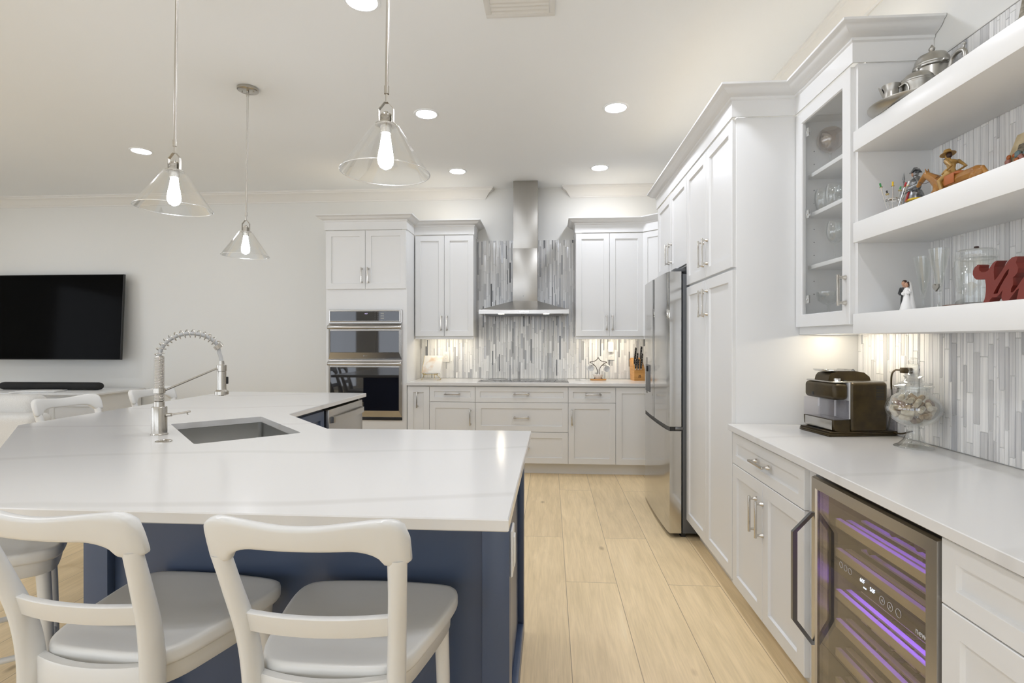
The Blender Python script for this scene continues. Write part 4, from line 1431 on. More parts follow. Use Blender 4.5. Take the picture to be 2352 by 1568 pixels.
t = thing('media_console', 'white low console cabinet below the television', 'console', (-5.75, 5.60, 0))
m = MB(); m.box(-1.09, 1.08, -0.36, 0.315, 0.762, 0.785, 0.004); m.box(-1.07, 1.06, -0.34, 0.305, 0.747, 0.762, 0.003); m.build('top', M_white, t)
m = MB(); m.box(-1.05, 1.04, -0.31, 0.30, 0.06, 0.747); m.build('carcass', M_white, t)
m = MB(); m.box(-1.0, 1.0, -0.28, 0.28, 0.0, 0.06); m.build('plinth', M_white, t)
for k in range(4):
    x0 = -1.04 + k * 0.52
    d = shaker(x0 + 0.003, x0 + 0.515, 0.08, 0.70)
    bmesh.ops.translate(d.bm, vec=(0, -0.31, 0), verts=d.bm.verts[:])
    d = d.build('door', M_white, t, smooth=20)
    m = MB(); m.box(x0 + 0.16, x0 + 0.36, -0.334, -0.328, 0.712, 0.722); m.build('finger_slot', M_dark, d)

m = MB()
for_r = []
xs_ = [-0.60, -0.598, -0.59, -0.575, -0.55, 0.55, 0.575, 0.59, 0.598, 0.60]
ks = [0.05, 0.35, 0.65, 0.88, 1, 1, 0.88, 0.65, 0.35, 0.05]
m.loft([[Vector((x, 0.055 * k * math.cos(2 * PI * q / 20), 0.044 + 0.042 * k * math.copysign(abs(math.sin(2 * PI * q / 20)) ** 0.8, math.sin(2 * PI * q / 20)))) for q in range(20)] for x, k in zip(xs_, ks)])
tag(m.build('soundbar', M_fabric, loc=(-5.52, 5.60, 0.785), smooth=60), 'long black soundbar on the white console', 'soundbar')
m = MB(); m.box(-0.20, 0.22, -0.12, 0.10, 0, 0.010, 0.002, M=Matrix.Rotation(0.25, 4, 'Z')); m.box(-0.16, 0.18, -0.10, 0.09, 0.010, 0.014, M=Matrix.Rotation(0.1, 4, 'Z'))
tag(m.build('magazine', M_paper, loc=(-5.45, 5.38, 0.7865)), 'loose white papers lying in front of the soundbar', 'papers')

t = thing('sofa', 'pale upholstered sofa behind the stools at the left edge', 'sofa', (-4.95, 3.75, 0), math.radians(4))
m = MB(); m.box(-1.10, 1.10, -0.10, 0.12, 0.12, 0.775, 0.05, seg=4); m.build('back', M_linen, t, smooth=60)
m = MB(); m.box(-1.10, 1.10, 0.05, 0.95, 0.10, 0.34, 0.03, seg=3); m.build('base', M_linen, t, smooth=60)
for k in (-1, 0, 1):
    m = MB(); m.box(k * 0.62 - 0.305, k * 0.62 + 0.305, 0.10, 0.32, 0.46, 0.90, 0.08, seg=5); m.build('back_cushion', M_linen, t, smooth=70)
    m = MB(); m.box(k * 0.62 - 0.305, k * 0.62 + 0.305, 0.28, 0.93, 0.34, 0.47, 0.05, seg=4); m.build('seat_cushion', M_linen, t, smooth=70)
for s in (-1, 1):
    m = MB(); m.box(s * 1.02 - 0.10, s * 1.02 + 0.10, -0.08, 0.95, 0.10, 0.62, 0.05, seg=4); m.build('arm', M_linen, t, smooth=60)
    for yy in (-0.03, 0.88):
        m = MB(); m.box(s * 0.95 - 0.03, s * 0.95 + 0.03, yy - 0.03, yy + 0.03, 0, 0.12); m.build('leg', M_stick, t)

m = MB(); m.tube([(-2.325, 5.60, 0.0), (-2.332, 5.62, 0.9), (-2.350, 5.62, 1.80)], 0.010, 10)
tag(m.build('wooden_pole', M_stick), 'thin brown wooden pole leaning beside the oven tower', 'pole')

# ================================================================== BACK COUNTER


def outlet(label, loc, rz, n_sock=2):
    t = thing('outlet', label, 'outlet', loc, rz)
    m = MB(); m.box(-0.036, 0.036, -0.006, 0, -0.058, 0.058, 0.003); m.build('cover_plate', M_plate, t)
    for s in ((-1, 1) if n_sock == 2 else (1,)):
        m = MB(); m.box(-0.017, 0.017, -0.009, -0.006, s * 0.0195 - 0.0145, s * 0.0195 + 0.0145, 0.002); k = m.build('socket', M_plate, t)
        m = MB()
        for x in (-0.006, 0.006):
            m.box(x - 0.001, x + 0.001, -0.0094, -0.009, s * 0.0195 - 0.001, s * 0.0195 + 0.007)
        m.box(-0.002, 0.002, -0.0094, -0.009, s * 0.0195 - 0.009, s * 0.0195 - 0.005)
        m.build('slots', M_slot, k)
    return t


outlet('white outlet in the tile above the propped book', (-1.147, BACK - 0.009, 1.150), 0)
outlet('white outlet in the tile above the cup tree', (0.666, BACK - 0.009, 1.178), 0)
t = thing('plug_in_device', 'white plug-in unit in the outlet above the cup tree', 'plug-in device', (0.662, BACK - 0.018, 1.262))
m = MB(); m.box(-0.031, 0.031, -0.032, 0, -0.058, 0.058, 0.010, seg=3); m.build('housing', M_plate, t)
m = MB(); m.box(-0.010, 0.010, -0.034, -0.032, -0.004, 0.004, 0.001); m.build('indicator', M_markl, t)
outlet('white outlet in the bar tile behind the glass jar', (RIGHT - 0.009, 2.365, 1.175), -PI / 2)

# book propped on a wire easel
t = thing('book_easel', 'pale brass wire easel at the left end of the back counter', 'easel', (-1.255, 5.66, 0.914), math.radians(-8))
m = MB()
for s in (-1, 1):
    m.tube(catmull([(s * 0.085, -0.07, 0.003), (s * 0.105, -0.02, 0.003), (s * 0.10, 0.0, 0.012), (s * 0.075, -0.035, 0.052), (s * 0.075, -0.04, 0.062)], 6), 0.0032, 8)
    m.tube([(s * 0.075, -0.035, 0.055), (s * 0.075, 0.075, 0.20)], 0.003, 8)
    m.tube(catmull([(s * 0.045, -0.03, 0.055), (s * 0.055, -0.05, 0.066), (s * 0.075, -0.05, 0.066), (s * 0.08, -0.04, 0.058)], 5), 0.003, 8)
m.tube([(-0.078, -0.035, 0.055), (0.078, -0.035, 0.055)], 0.0035, 8)
m.tube([(0, 0.06, 0.18), (0, 0.10, 0.003)], 0.003, 8)
m.tube([(-0.075, 0.06, 0.18), (0.075, 0.06, 0.18)], 0.003, 8)
m.build('wire_frame', M_brass, t)
t = thing('book', 'glossy pale book with yellow binding propped on the wire easel', 'book', (-1.255, 5.645, 0.979), math.radians(-8))
t.rotation_euler = (math.radians(-27), 0, math.radians(-8))
m = MB(); m.box(-0.10, 0.105, -0.019, -0.016, 0.0, 0.205, 0.001); m.box(-0.10, 0.105, -0.001, 0.002, 0.0, 0.205, 0.001); m.build('cover', M_cover, t)
m = MB(); m.box(-0.095, 0.101, -0.016, -0.001, 0.003, 0.20); m.build('pages', M_paper, t)
m = MB(); m.box(-0.103, -0.099, -0.019, 0.002, 0, 0.205, 0.001); m.build('spine', M_ypaper, t)

# cup tree
t = thing('cup_tree', 'wrought iron cup tree on an oval wooden base', 'cup stand', (0.512, 5.72, 0.914))
m = MB(); m.lathe([(0.0, 0.0), (0.082, 0.0), (0.086, 0.006), (0.082, 0.013), (0.0, 0.013)], 36, sy=0.62); m.build('base', M_wood, t)
m = MB()
for s in (-1, 1):
    m.tube(catmull([(s * 0.045, 0, 0.012), (s * 0.02, 0, 0.045), (s * 0.010, 0, 0.09), (s * 0.022, 0, 0.135), (s * 0.055, 0, 0.17), (s * 0.088, 0, 0.190), (s * 0.050, 0, 0.197), (s * 0.018, 0, 0.213), (0.0, 0, 0.240)], 6), 0.0034, 8)
    for y in (-1, 1):
        m.tube(catmull([(s * 0.03, 0, 0.150), (s * 0.055, y * 0.02, 0.160), (s * 0.075, y * 0.05, 0.155), (s * 0.078, y * 0.058, 0.165)], 5), 0.0026, 8)
m.build('iron_frame', M_iron, t)


def cup(label, loc, rz, first=[None]):
    if first[0]:
        r = dup(first[0], loc, rz, label)
        return r
    c = thing('cup', label, 'cup', loc, rz, 'white cups on the iron cup tree')
    m = MB(); m.lathe([(0.0, -0.028), (0.020, -0.028), (0.022, -0.022), (0.030, 0.0), (0.034, 0.026), (0.0325, 0.026), (0.028, 0.0), (0.019, -0.022), (0.0, -0.024)], 28, M=Matrix.Rotation(PI / 2, 4, 'X')); m.build('bowl', M_china, c, smooth=50)
    m = MB(); m.tube(catmull([(0.0, 0.018, 0.022), (0.0, 0.016, 0.040), (0.0, 0.002, 0.047), (0.0, -0.012, 0.042), (0.0, -0.014, 0.030)], 6), 0.003, 8); m.build('handle', M_china, c)
    first[0] = c
    return c


cup('front left white cup hanging on the iron cup tree', (0.512 - 0.072, 5.66, 1.045), math.radians(-25))
cup('front right white cup hanging on the iron cup tree', (0.512 + 0.075, 5.66, 1.038), math.radians(20))
cup('rear left white cup hanging on the iron cup tree', (0.512 - 0.082, 5.785, 1.045), math.radians(195))
cup('rear right white cup hanging on the iron cup tree', (0.512 + 0.092, 5.785, 1.045), math.radians(160))
m = MB(); m.lathe([(0.0, 0.0), (0.035, 0.0), (0.038, 0.004), (0.058, 0.048), (0.0565, 0.048), (0.036, 0.006), (0.0, 0.005)], 32)
tag(m.build('glass_bowl', M_china, loc=(0.512, 5.745, 0.929), smooth=50), 'small pale bowl resting on the wooden base of the cup tree', 'bowl')

# knife block
KX, KY = 0.925, 5.74
t = thing('knife_block', 'honey wood knife block beside the fridge', 'knife block', (KX, KY, 0.914), math.radians(6))
m = MB()
sec = [(-0.085, 0.0), (0.075, 0.0), (0.115, 0.215), (0.06, 0.235), (-0.085, 0.105)]
m.loft([[Vector((x, y, z)) for y, z in sec] for x in (-0.058, -0.055, 0.055, 0.058)]); m.build('block', M_wood, t, smooth=20)
m = MB()
for (x, z, w_, h_) in ((-0.008, 0.056, 0.005, 0.012), (0.004, 0.056, 0.005, 0.012), (-0.012, 0.040, 0.004, 0.018), (-0.003, 0.040, 0.004, 0.018), (0.004, 0.040, 0.004, 0.018), (0.012, 0.041, 0.004, 0.016), (0.0, 0.052, 0.020, 0.004)):
    m.box(x - w_ / 2, x + w_ / 2, -0.0856, -0.085, z - h_ / 2, z + h_ / 2)
m.build('burned_mark', M_hair, t)
KM = Matrix.Translation((KX, KY, 0.914)) @ Matrix.Rotation(math.radians(6), 4, 'Z')
kn = None
tilt = math.radians(-14)
KN = [(-0.042, -0.070, 0.118, 1.0, 'bottom row left'), (-0.014, -0.070, 0.118, 1.0, 'bottom row middle'), (0.014, -0.070, 0.118, 1.0, 'bottom row right'), (-0.040, -0.02, 0.163, 1.0, 'middle row left'), (-0.014, -0.02, 0.163, 1.15, 'middle row centre'), (0.036, -0.02, 0.163, 1.1, 'middle row right'), (-0.02, 0.03, 0.207, 1.25, 'top row left'), (0.040, 0.03, 0.207, 1.35, 'top row right')]
for x, y, z, s, w_ in KN:
    p = KM @ Vector((x, y, z))
    lab = 'black-handled knife in the knife block, ' + w_
    if kn is None:
        kn = thing('kitchen_knife', lab, 'knife', p, math.radians(6), 'knives in the block')
        kn.rotation_euler = (-tilt * 0.9, 0, math.radians(6))
        m = MB()
        m.loft([[Vector((dx * k, dy * k2, z_)) for dx, dy in ((-0.0075, -0.011), (0.0075, -0.011), (0.0075, 0.011), (-0.0075, 0.011))] for z_, k, k2 in ((0.012, 0.8, 0.8), (0.025, 1, 0.9), (0.06, 1, 1.0), (0.085, 1, 0.85), (0.105, 1, 1.15), (0.112, 0.7, 0.8))])
        m.build('handle', M_black, kn, smooth=40)
        m = MB(); m.box(-0.0065, 0.0065, -0.010, 0.010, 0.0, 0.012, 0.002); m.box(-0.008, 0.008, -0.011, 0.011, 0.100, 0.106, 0.001); m.build('bolster', M_chrome, kn)
        m = MB()
        for zz in (0.04, 0.065, 0.09):
            m.lathe([(0.0025, -0.0112 - 0.0), (0.0025, -0.0122)], 8, M=Matrix.Translation((0, 0, zz)) @ Matrix.Rotation(-PI / 2, 4, 'X'))
        m.build('rivets', M_chrome, kn)
        m = MB(); m.box(-0.001, 0.001, -0.009, 0.009, -0.05, 0.0); m.build('blade', M_chrome, kn)
    else:
        k = dup(kn, p, math.radians(6), lab)
        k.scale = (1, 1, s)

m = MB(); m.lathe([(0.0, 0.003), (0.016, 0.004), (0.024, 0.009), (0.0245, 0.010), (0.016, 0.006), (0.0, 0.005)], 20, sx=1.4)
m.tube([(0.02, 0, 0.010), (0.07, -0.01, 0.006), (0.085, -0.012, 0.004)], 0.004, 8)
tag(m.build('spoon_rest', M_china, loc=(0.30, 5.72, 0.913), smooth=50), 'small white spoon rest right of the cooktop', 'spoon rest')

# ================================================================== BAR COUNTER
# pod coffee machine: local x runs from its front (drip tray) to its back, y to the left
t = thing('coffee_machine', 'dark bronze pod coffee machine on the bar counter', 'coffee machine', (1.191, 2.520, 0.914), math.radians(8.5))
w0, w1 = -0.105, 0.105
m = MB()
for k in range(3):
    m.box(0.0 + 0.002 * k, 0.315, w0, w1, 0.002 + k * 0.007, 0.008 + k * 0.007, 0.002)
    m.box(0.004, 0.311, w0 + 0.004, w1 - 0.004, 0.0, 0.021)
m.build('drip_base', M_bronze, t)
m = MB()
for k in range(5):
    m.box(0.006 + k * 0.005, 0.008 + k * 0.005, -0.03, 0.05, 0.0225, 0.0235)
m.build('drip_slots', M_black, t)
m = MB()
m.loft([[Vector((x, y, z)) for x, z in ((0.030, 0.025), (0.024, 0.035), (0.022, 0.072), (0.095, 0.072), (0.095, 0.022), (0.045, 0.022))] for y in (w0, w0 + 0.004, w1 - 0.004, w1)]); m.build('lower_body', M_bronze, t, smooth=30)
m = MB(); m.box(0.020, 0.0225, w0 + 0.012, w1 - 0.012, 0.028, 0.070, 0.001); m.build('front_plate', M_steel, t)
m = MB(); m.box(0.022, 0.092, w0, w1, 0.158, 0.232, 0.018, seg=4); m.build('head', M_bronze, t, smooth=50)
m = MB(); m.box(0.0205, 0.0225, w1 - 0.075, w1 - 0.06, 0.170, 0.185, 0.002); m.build('light_dot', M_black, t)
# milk container
m = MB()
o_ = [(0.022, w0), (0.092, w0), (0.092, w1), (0.022, w1)]
m.box(0.022, 0.025, w0, w1, 0.076, 0.156); m.box(0.089, 0.092, w0, w1, 0.076, 0.156); m.box(0.025, 0.089, w0, w0 + 0.003, 0.076, 0.156); m.box(0.025, 0.089, w1 - 0.003, w1, 0.076, 0.156); m.box(0.022, 0.092, w0, w1, 0.073, 0.076)
j = m.build('milk_container', M_clearpl, t)
m = MB(); m.tube([(0.06, -0.06, 0.085), (0.06, -0.06, 0.158)], 0.004, 10); m.tube([(0.04, 0.02, 0.12), (0.04, 0.02, 0.158)], 0.005, 10); m.build('milk_tube', M_markl, j)
m = MB(); m.box(0.098, 0.268, w0 - 0.004, w1 + 0.004, 0.021, 0.236, 0.014, seg=4); b = m.build('main_body', M_bronze, t, smooth=50)
m = MB(); m.box(0.092, 0.099, w0 + 0.002, w1 - 0.002, 0.076, 0.234); m.build('light_seam', M_markl, t)
m = MB()
for k in range(9):
    m.box(0.212, 0.250, w0 - 0.0048, w0 - 0.0035, 0.160 + k * 0.0068, 0.1635 + k * 0.0068)
m.build('vent_slots', M_black, b)
m = MB(); m.box(0.03, 0.262, w0 + 0.006, w1 - 0.006, 0.2325, 0.2385, 0.003); m.build('top_plate', M_steel, t)
m = MB()
prof = [(0.045, 0.238), (0.050, 0.258), (0.062, 0.272), (0.095, 0.279), (0.17, 0.281), (0.215, 0.274), (0.240, 0.255), (0.246, 0.238)]
m.loft([[Vector((x, y * (1 if 0.238 < z else 1), z)) for x, z in prof] for y in (-0.035, -0.030, 0.055, 0.06)]); m.build('lid_dome', M_bronze, t, smooth=40)
m = MB(); m.box(0.04, 0.16, -0.033, 0.058, 0.279, 0.285, 0.003); m.box(0.032, 0.052, -0.030, 0.055, 0.283, 0.289, 0.003); m.lathe([(0.011, -0.034), (0.011, 0.06)], 18, M=Matrix.Translation((0.162, 0, 0.279)) @ Matrix.Rotation(-PI / 2, 4, 'X')); m.build('lever', M_chrome, t)
m = MB(); m.lathe([(0.014, 0.238), (0.014, 0.249), (0.013, 0.251), (0.0, 0.251)], 22, M=Matrix.Translation((0.068, -0.062, 0))); m.build('dial', M_chrome, t)
m = MB(); m.lathe([(0.007, 0.238), (0.007, 0.243), (0.0, 0.243)], 16, M=Matrix.Translation((0.092, -0.078, 0))); m.build('button', M_black, t)
m = MB()
for (x0, x1, y0, y1) in ((0.270, 0.312, w0, w0 + 0.003), (0.270, 0.312, w1 - 0.003, w1), (0.309, 0.312, w0 + 0.003, w1 - 0.003)):
    m.box(x0, x1, y0, y1, 0.022, 0.205)
m.build('water_tank', M_clearpl, t)
# power cord, plugged into the bar outlet
m = MB()
m.tube(catmull([(1.500, 2.50, 0.935), (1.505, 2.43, 0.93), (1.505, 2.36, 0.95), (1.500, 2.34, 0.955)], 8), 0.0035, 8)
m.tube(catmull([(1.485, 2.475, 0.94), (1.500, 2.470, 1.05), (1.495, 2.468, 1.14), (1.488, 2.452, 1.185), (1.485, 2.425, 1.204), (1.486, 2.40, 1.206)], 8), 0.0038, 8)
m.tube([(1.486, 2.402, 1.206), (1.487, 2.385, 1.207)], [0.004, 0.007], 10)
m.box(1.478, 1.512, 2.352, 2.387, 1.194, 1.218, 0.004)
tag(m.build('power_cord', M_bronze), 'dark power cord of the coffee machine plugged into the bar outlet', 'cord')

# apothecary jar with corks
JX, JY = 1.425, 2.215
t = thing('apothecary_jar', 'footed clear glass jar full of wine corks on the bar', 'jar', (JX, JY, 0.914))
m = MB()
m.lathe([(0.0, 0.014), (0.020, 0.018), (0.030, 0.012), (0.048, 0.003), (0.064, 0.0), (0.066, 0.002), (0.064, 0.005), (0.050, 0.011), (0.034, 0.028), (0.024, 0.050), (0.0215, 0.066), (0.023, 0.074), (0.029, 0.077), (0.027, 0.081), (0.030, 0.084), (0.052, 0.092), (0.076, 0.110), (0.090, 0.132), (0.0945, 0.152), (0.089, 0.176), (0.074, 0.196), (0.058, 0.208), (0.053, 0.216), (0.054, 0.228), (0.057, 0.232)], 48, caps=False)
m.lathe([(0.0, 0.088), (0.030, 0.089), (0.050, 0.096), (0.073, 0.113), (0.0865, 0.134), (0.0905, 0.152), (0.0855, 0.174), (0.0715, 0.193), (0.056, 0.205), (0.050, 0.215), (0.051, 0.230), (0.057, 0.232)], 48, caps=False)
m.build('bowl', M_glass, t, smooth=60)
m = MB()
m.lathe([(0.050, 0.226), (0.050, 0.234), (0.066, 0.235), (0.068, 0.239), (0.064, 0.243), (0.045, 0.252), (0.030, 0.262), (0.026, 0.270), (0.030, 0.274), (0.034, 0.279), (0.026, 0.283), (0.016, 0.290), (0.014, 0.300), (0.020, 0.312), (0.021, 0.320), (0.014, 0.328), (0.015, 0.332), (0.018, 0.338), (0.017, 0.345), (0.010, 0.350), (0.0, 0.351)], 40, caps=False)
m.build('lid', M_glass, t, smooth=60)
rnd = random.Random(11)
JP = [(0.030, 0.09), (0.050, 0.098), (0.072, 0.114), (0.085, 0.135), (0.088, 0.152), (0.084, 0.172), (0.070, 0.190), (0.050, 0.204)]


def jar_r(z):
    if z <= JP[0][1]:
        return 0.02
    for (r0, z0), (r1, z1) in zip(JP[:-1], JP[1:]):
        if z <= z1:
            return r0 + (r1 - r0) * (z - z0) / (z1 - z0)
    return 0.045


centres = []
protos = {}
tries = 0
CK = [('plain tan wine cork in the footed jar', M_cork), ('pale printed wine cork in the footed jar', M_corkp), ('wine-stained cork in the footed jar', M_corkw)]
while len(centres) < 46 and tries < 60000:
    tries += 1
    z = rnd.uniform(0.098, 0.178 if rnd.random() < 0.85 else 0.192)
    a = rnd.uniform(0, 2 * PI)
    r = jar_r(z) * math.sqrt(rnd.random())
    c = Vector((r * math.cos(a), r * math.sin(a), z))
    d = Vector((rnd.uniform(-1, 1), rnd.uniform(-1, 1), rnd.uniform(-0.35, 0.35))).normalized()
    ok = True
    for s in (-1, 1):
        e = c + d * (0.021 * s)
        if math.hypot(e.x, e.y) + 0.010 > jar_r(e.z) or e.z < 0.102:
            ok = False
    if not ok:
        continue
    for c2, d2 in centres:
        # distance between the two short axes
        best = min((c + d * (0.0105 * i) - c2 - d2 * (0.0105 * j)).length for i in (-1.4, -0.5, 0.5, 1.4) for j in (-1.4, -0.5, 0.5, 1.4))
        if best < 0.0195:
            ok = False
            break
    if not ok:
        continue
    centres.append((c, d))
    k = rnd.choices((0, 1, 2), (0.5, 0.35, 0.15))[0]
    if k not in protos:
        m = MB(); m.lathe([(0.0, -0.021), (0.0085, -0.021), (0.0098, -0.0195), (0.0103, 0.0), (0.0098, 0.0195), (0.0085, 0.021), (0.0, 0.021)], 16)
        o = m.build('wine_cork', CK[k][1])
        tag(o, CK[k][0], 'cork', 'wine corks in the footed jar')
        protos[k] = o
    else:
        o = protos[k].copy()
        COL.objects.link(o)
    o.location = Vector((JX, JY, 0.914)) + c
    o.rotation_euler = d.to_track_quat('Z', 'Y').to_euler()

# ================================================================== SHELF OBJECTS
SA_T, SB_T, SC_T = 2.172, 1.805, 1.439


def blob(name, mat, parent, parts, voxel=0.0018, smooth=2):
    """one continuous body: overlapping limbs and masses fused with a remesh"""
    m = MB()
    for p in parts:
        if p[0] == 't':
            m.tube(p[1], p[2], 10)
            for q, r in ((p[1][0], p[2][0]), (p[1][-1], p[2][-1])):
                m.ball(q, r, u=10, v=8)
        else:
            m.ball(p[1], 1.0, p[2], u=14, v=10, M=p[3] if len(p) > 3 else None)
    o = m.build(name, mat, parent, smooth=0)
    r = o.modifiers.new('fuse', 'REMESH')
    r.mode = 'VOXEL'
    r.voxel_size = voxel
    r.use_smooth_shade = True
    s = o.modifiers.new('soften', 'SMOOTH')
    s.iterations = smooth
    s.factor = 0.5
    return o


# --- pewter service on the top shelf
t = thing('serving_tray', 'round pewter tray under the pewter pots on the top shelf', 'tray', (1.335, 2.075, SA_T))
m = MB(); m.lathe([(0.0, 0.004), (0.10, 0.004), (0.115, 0.006), (0.140, 0.030), (0.144, 0.031), (0.143, 0.027), (0.118, 0.001), (0.0, 0.0)], 56); m.build('dish', M_pewter, t, smooth=50)
ZT = SA_T + 0.0045
t = thing('creamer', 'small open pewter creamer, leftmost on the top shelf', 'creamer', (1.268, 2.095, ZT), math.radians(130))
t.scale = (0.82, 0.82, 0.80)
m = MB(); m.lathe([(0.0, 0.0), (0.026, 0.0), (0.029, 0.006), (0.033, 0.03), (0.032, 0.06), (0.028, 0.09), (0.028, 0.105), (0.036, 0.125), (0.037, 0.128), (0.033, 0.126), (0.025, 0.105), (0.025, 0.09), (0.029, 0.05), (0.0, 0.01)], 36); m.build('cup', M_pewter, t, smooth=50)
m = MB(); m.loft([[Vector((0.026, -0.015, 0.10)), Vector((0.026, 0.015, 0.10)), Vector((0.026, 0, 0.07))], [Vector((0.036, -0.014, 0.124)), Vector((0.036, 0.014, 0.124)), Vector((0.036, 0, 0.085))], [Vector((0.052, -0.003, 0.136)), Vector((0.052, 0.003, 0.136)), Vector((0.050, 0, 0.124))]]); m.build('spout', M_pewter, t)
m = MB(); m.tube(catmull([(-0.030, 0, 0.110), (-0.055, 0, 0.118), (-0.066, 0, 0.085), (-0.048, 0, 0.045), (-0.030, 0, 0.04)], 6), 0.0045, 10); m.build('handle', M_pewter, t)
t = thing('sugar_bowl', 'squat lidded pewter sugar bowl in front of the tall pewter pot', 'sugar bowl', (1.350, 2.078, ZT))
KB, KZ = 0.78, 0.98
m = MB(); m.lathe([(r * KB, z * KZ) for r, z in [(0.0, 0.0), (0.045, 0.0), (0.050, 0.006), (0.062, 0.03), (0.067, 0.065), (0.066, 0.092), (0.069, 0.098), (0.0, 0.098)]], 44); m.build('bowl', M_pewter, t, smooth=40)
m = MB(); m.lathe([(r * KB, z * KZ) for r, z in [(0.069, 0.098), (0.0705, 0.102), (0.067, 0.106), (0.068, 0.110), (0.063, 0.114), (0.060, 0.122), (0.046, 0.134), (0.028, 0.141), (0.010, 0.144), (0.006, 0.148), (0.009, 0.154), (0.010, 0.160), (0.005, 0.165), (0.0, 0.167)]], 44)
m.tube([(0, -0.013, 0.155), (0, 0.013, 0.155)], [0.006, 0.006], 10); m.build('lid', M_pewter, t, smooth=40)
t = thing('coffee_pot', 'tall lidded pewter coffee pot with scrolled handle on the top shelf', 'coffee pot', (1.445, 2.145, SA_T), 0)
KP, KQ = 0.90, 0.98
m = MB(); m.lathe([(r * KP, z * KQ) for r, z in [(0.0, 0.0), (0.062, 0.0), (0.066, 0.008), (0.063, 0.05), (0.061, 0.12), (0.061, 0.188), (0.066, 0.192), (0.0, 0.192)]], 48); m.build('body', M_pewter, t, smooth=40)
m = MB(); m.lathe([(r * KP, z * KQ) for r, z in [(0.067, 0.192), (0.0685, 0.197), (0.065, 0.202), (0.066, 0.206), (0.062, 0.212), (0.060, 0.224), (0.050, 0.240), (0.030, 0.249), (0.010, 0.252), (0.005, 0.256), (0.011, 0.264), (0.012, 0.270), (0.007, 0.277), (0.003, 0.284), (0.0, 0.285)]], 48); m.build('lid', M_pewter, t, smooth=40)
m = MB(); m.tube(catmull([(0, -0.053, 0.130), (0, -0.066, 0.131), (0, -0.076, 0.146), (0, -0.092, 0.150), (0, -0.106, 0.174), (0, -0.134, 0.184), (0, -0.162, 0.170), (0, -0.160, 0.125), (0, -0.125, 0.070), (0, -0.078, 0.040), (0, -0.053, 0.038)], 7), 0.0078, 12)
m.tube([(0, -0.152, 0.180), (0, -0.160, 0.195)], [0.005, 0.004], 10); m.ball((0, -0.161, 0.197), 0.0055); m.ball((0, -0.064, 0.126), 0.010); m.ball((0, -0.060, 0.113), 0.0065); m.build('handle', M_pewter, t, smooth=60)
m = MB(); m.tube(catmull([(-0.016, 0.036, 0.08), (-0.032, 0.060, 0.105), (-0.044, 0.072, 0.145), (-0.052, 0.082, 0.185)], 7), [0.016] * 7 + [0.0135] * 7 + [0.011] * 7 + [0.0095], 14); m.build('spout', M_pewter, t, smooth=60)
m = MB(); m.box(-0.010, 0.010, -0.078, -0.054, 0.184, 0.194, 0.003); m.build('hinge', M_pewter, t)

# --- silver picture frame leaning on the top shelf
t = thing('picture_frame', 'antique silver picture frame at the right end of the top shelf', 'picture frame', (1.405, 1.585, SA_T), -PI / 2)
t.rotation_euler = (math.radians(-12), 0, -PI / 2 + math.radians(8))
fw, fh = 0.135, 0.36
m = MB(); m.ring_panel(-fw, fw, 0, fh, [(0, 0.012), (0, -0.004), (0.004, -0.010), (0.026, -0.008), (0.030, -0.003), (0.030, 0.012)], fill=False); m.build('frame_moulding', M_antique, t, smooth=20)
m = MB()
for k in range(30):
    for x in (-fw + 0.034, fw - 0.034):
        m.ball((x, -0.002, 0.04 + k * (fw * 2 + 0.01) / 30), 0.0035, u=8, v=6)
m.build('bead_border', M_brass, t)
m = MB(); m.box(-fw + 0.03, fw - 0.03, 0.003, 0.010, 0.03, fh - 0.03); m.build('inner_edge', M_black, t)
m = MB(); m.box(-fw + 0.042, fw - 0.042, 0.0005, 0.003, 0.042, fh - 0.042); m.build('mat_board', M_mat, t)
m = MB(); m.box(-fw + 0.072, fw - 0.072, -0.0005, 0.0005, 0.072, fh - 0.072); m.build('photograph', M_photo, t)

# --- middle shelf: cocktail picks, knight, rider, relief
t = thing('pick_holder', 'small silver ring holder for cocktail picks on the middle shelf', 'pick holder', (1.285, 2.115, SB_T))
m = MB(); m.lathe([(0.0, 0.0), (0.022, 0.0), (0.023, 0.003), (0.0, 0.004)], 28); m.tube([(0, 0, 0.003), (0, 0, 0.055)], 0.002, 8)
a = [Vector((0.025 * math.cos(2 * PI * k / 28), 0.025 * math.sin(2 * PI * k / 28), 0.055)) for k in range(29)]
m.tube(a, 0.0028, 8); m.box(-0.024, 0.024, -0.001, 0.001, 0.053, 0.057); m.build('ring_stand', M_chrome, t)
pk = None
for k, (mt, nm) in enumerate(((M_black, 'black'), (M_green, 'green'), (M_plate, 'white'), (M_red, 'red'), (M_yellow, 'yellow'), (M_green, 'green'))):
    a = math.radians(75 - k * 50)
    lab = ('sword-shaped cocktail pick with a %s grip, ' % nm) + ('second from left in the holder', 'fourth from left in the holder', 'rightmost in the holder', 'fifth from left in the holder', 'third from left in the holder', 'leftmost in the holder')[k]
    base = Vector((1.285 + 0.016 * math.cos(a), 2.115 + 0.016 * math.sin(a), SB_T + 0.004))
    tip = Vector((1.285 + 0.044 * math.cos(a), 2.115 + 0.052 * math.sin(a), SB_T + 0.088 + 0.006 * (k % 3)))
    d = (tip - base)
    p = thing('cocktail_pick', lab, 'cocktail pick', base, 0, 'sword cocktail picks in the holder')
    p.rotation_euler = d.to_track_quat('Z', 'Y').to_euler()
    L_ = d.length
    m = MB(); m.tube([(0, 0, 0), (0, 0, L_)], [0.0008, 0.0018], 8); m.build('blade', M_chrome, p)
    m = MB(); m.lathe([(0.0, L_), (0.006, L_), (0.0065, L_ + 0.002), (0.0, L_ + 0.004)], 14); m.build('guard', M_brass, p)
    m = MB(); m.tube([(0, 0, L_ + 0.003), (0, 0, L_ + 0.017)], [0.0028, 0.0032], 8); m.build('grip', mt, p)

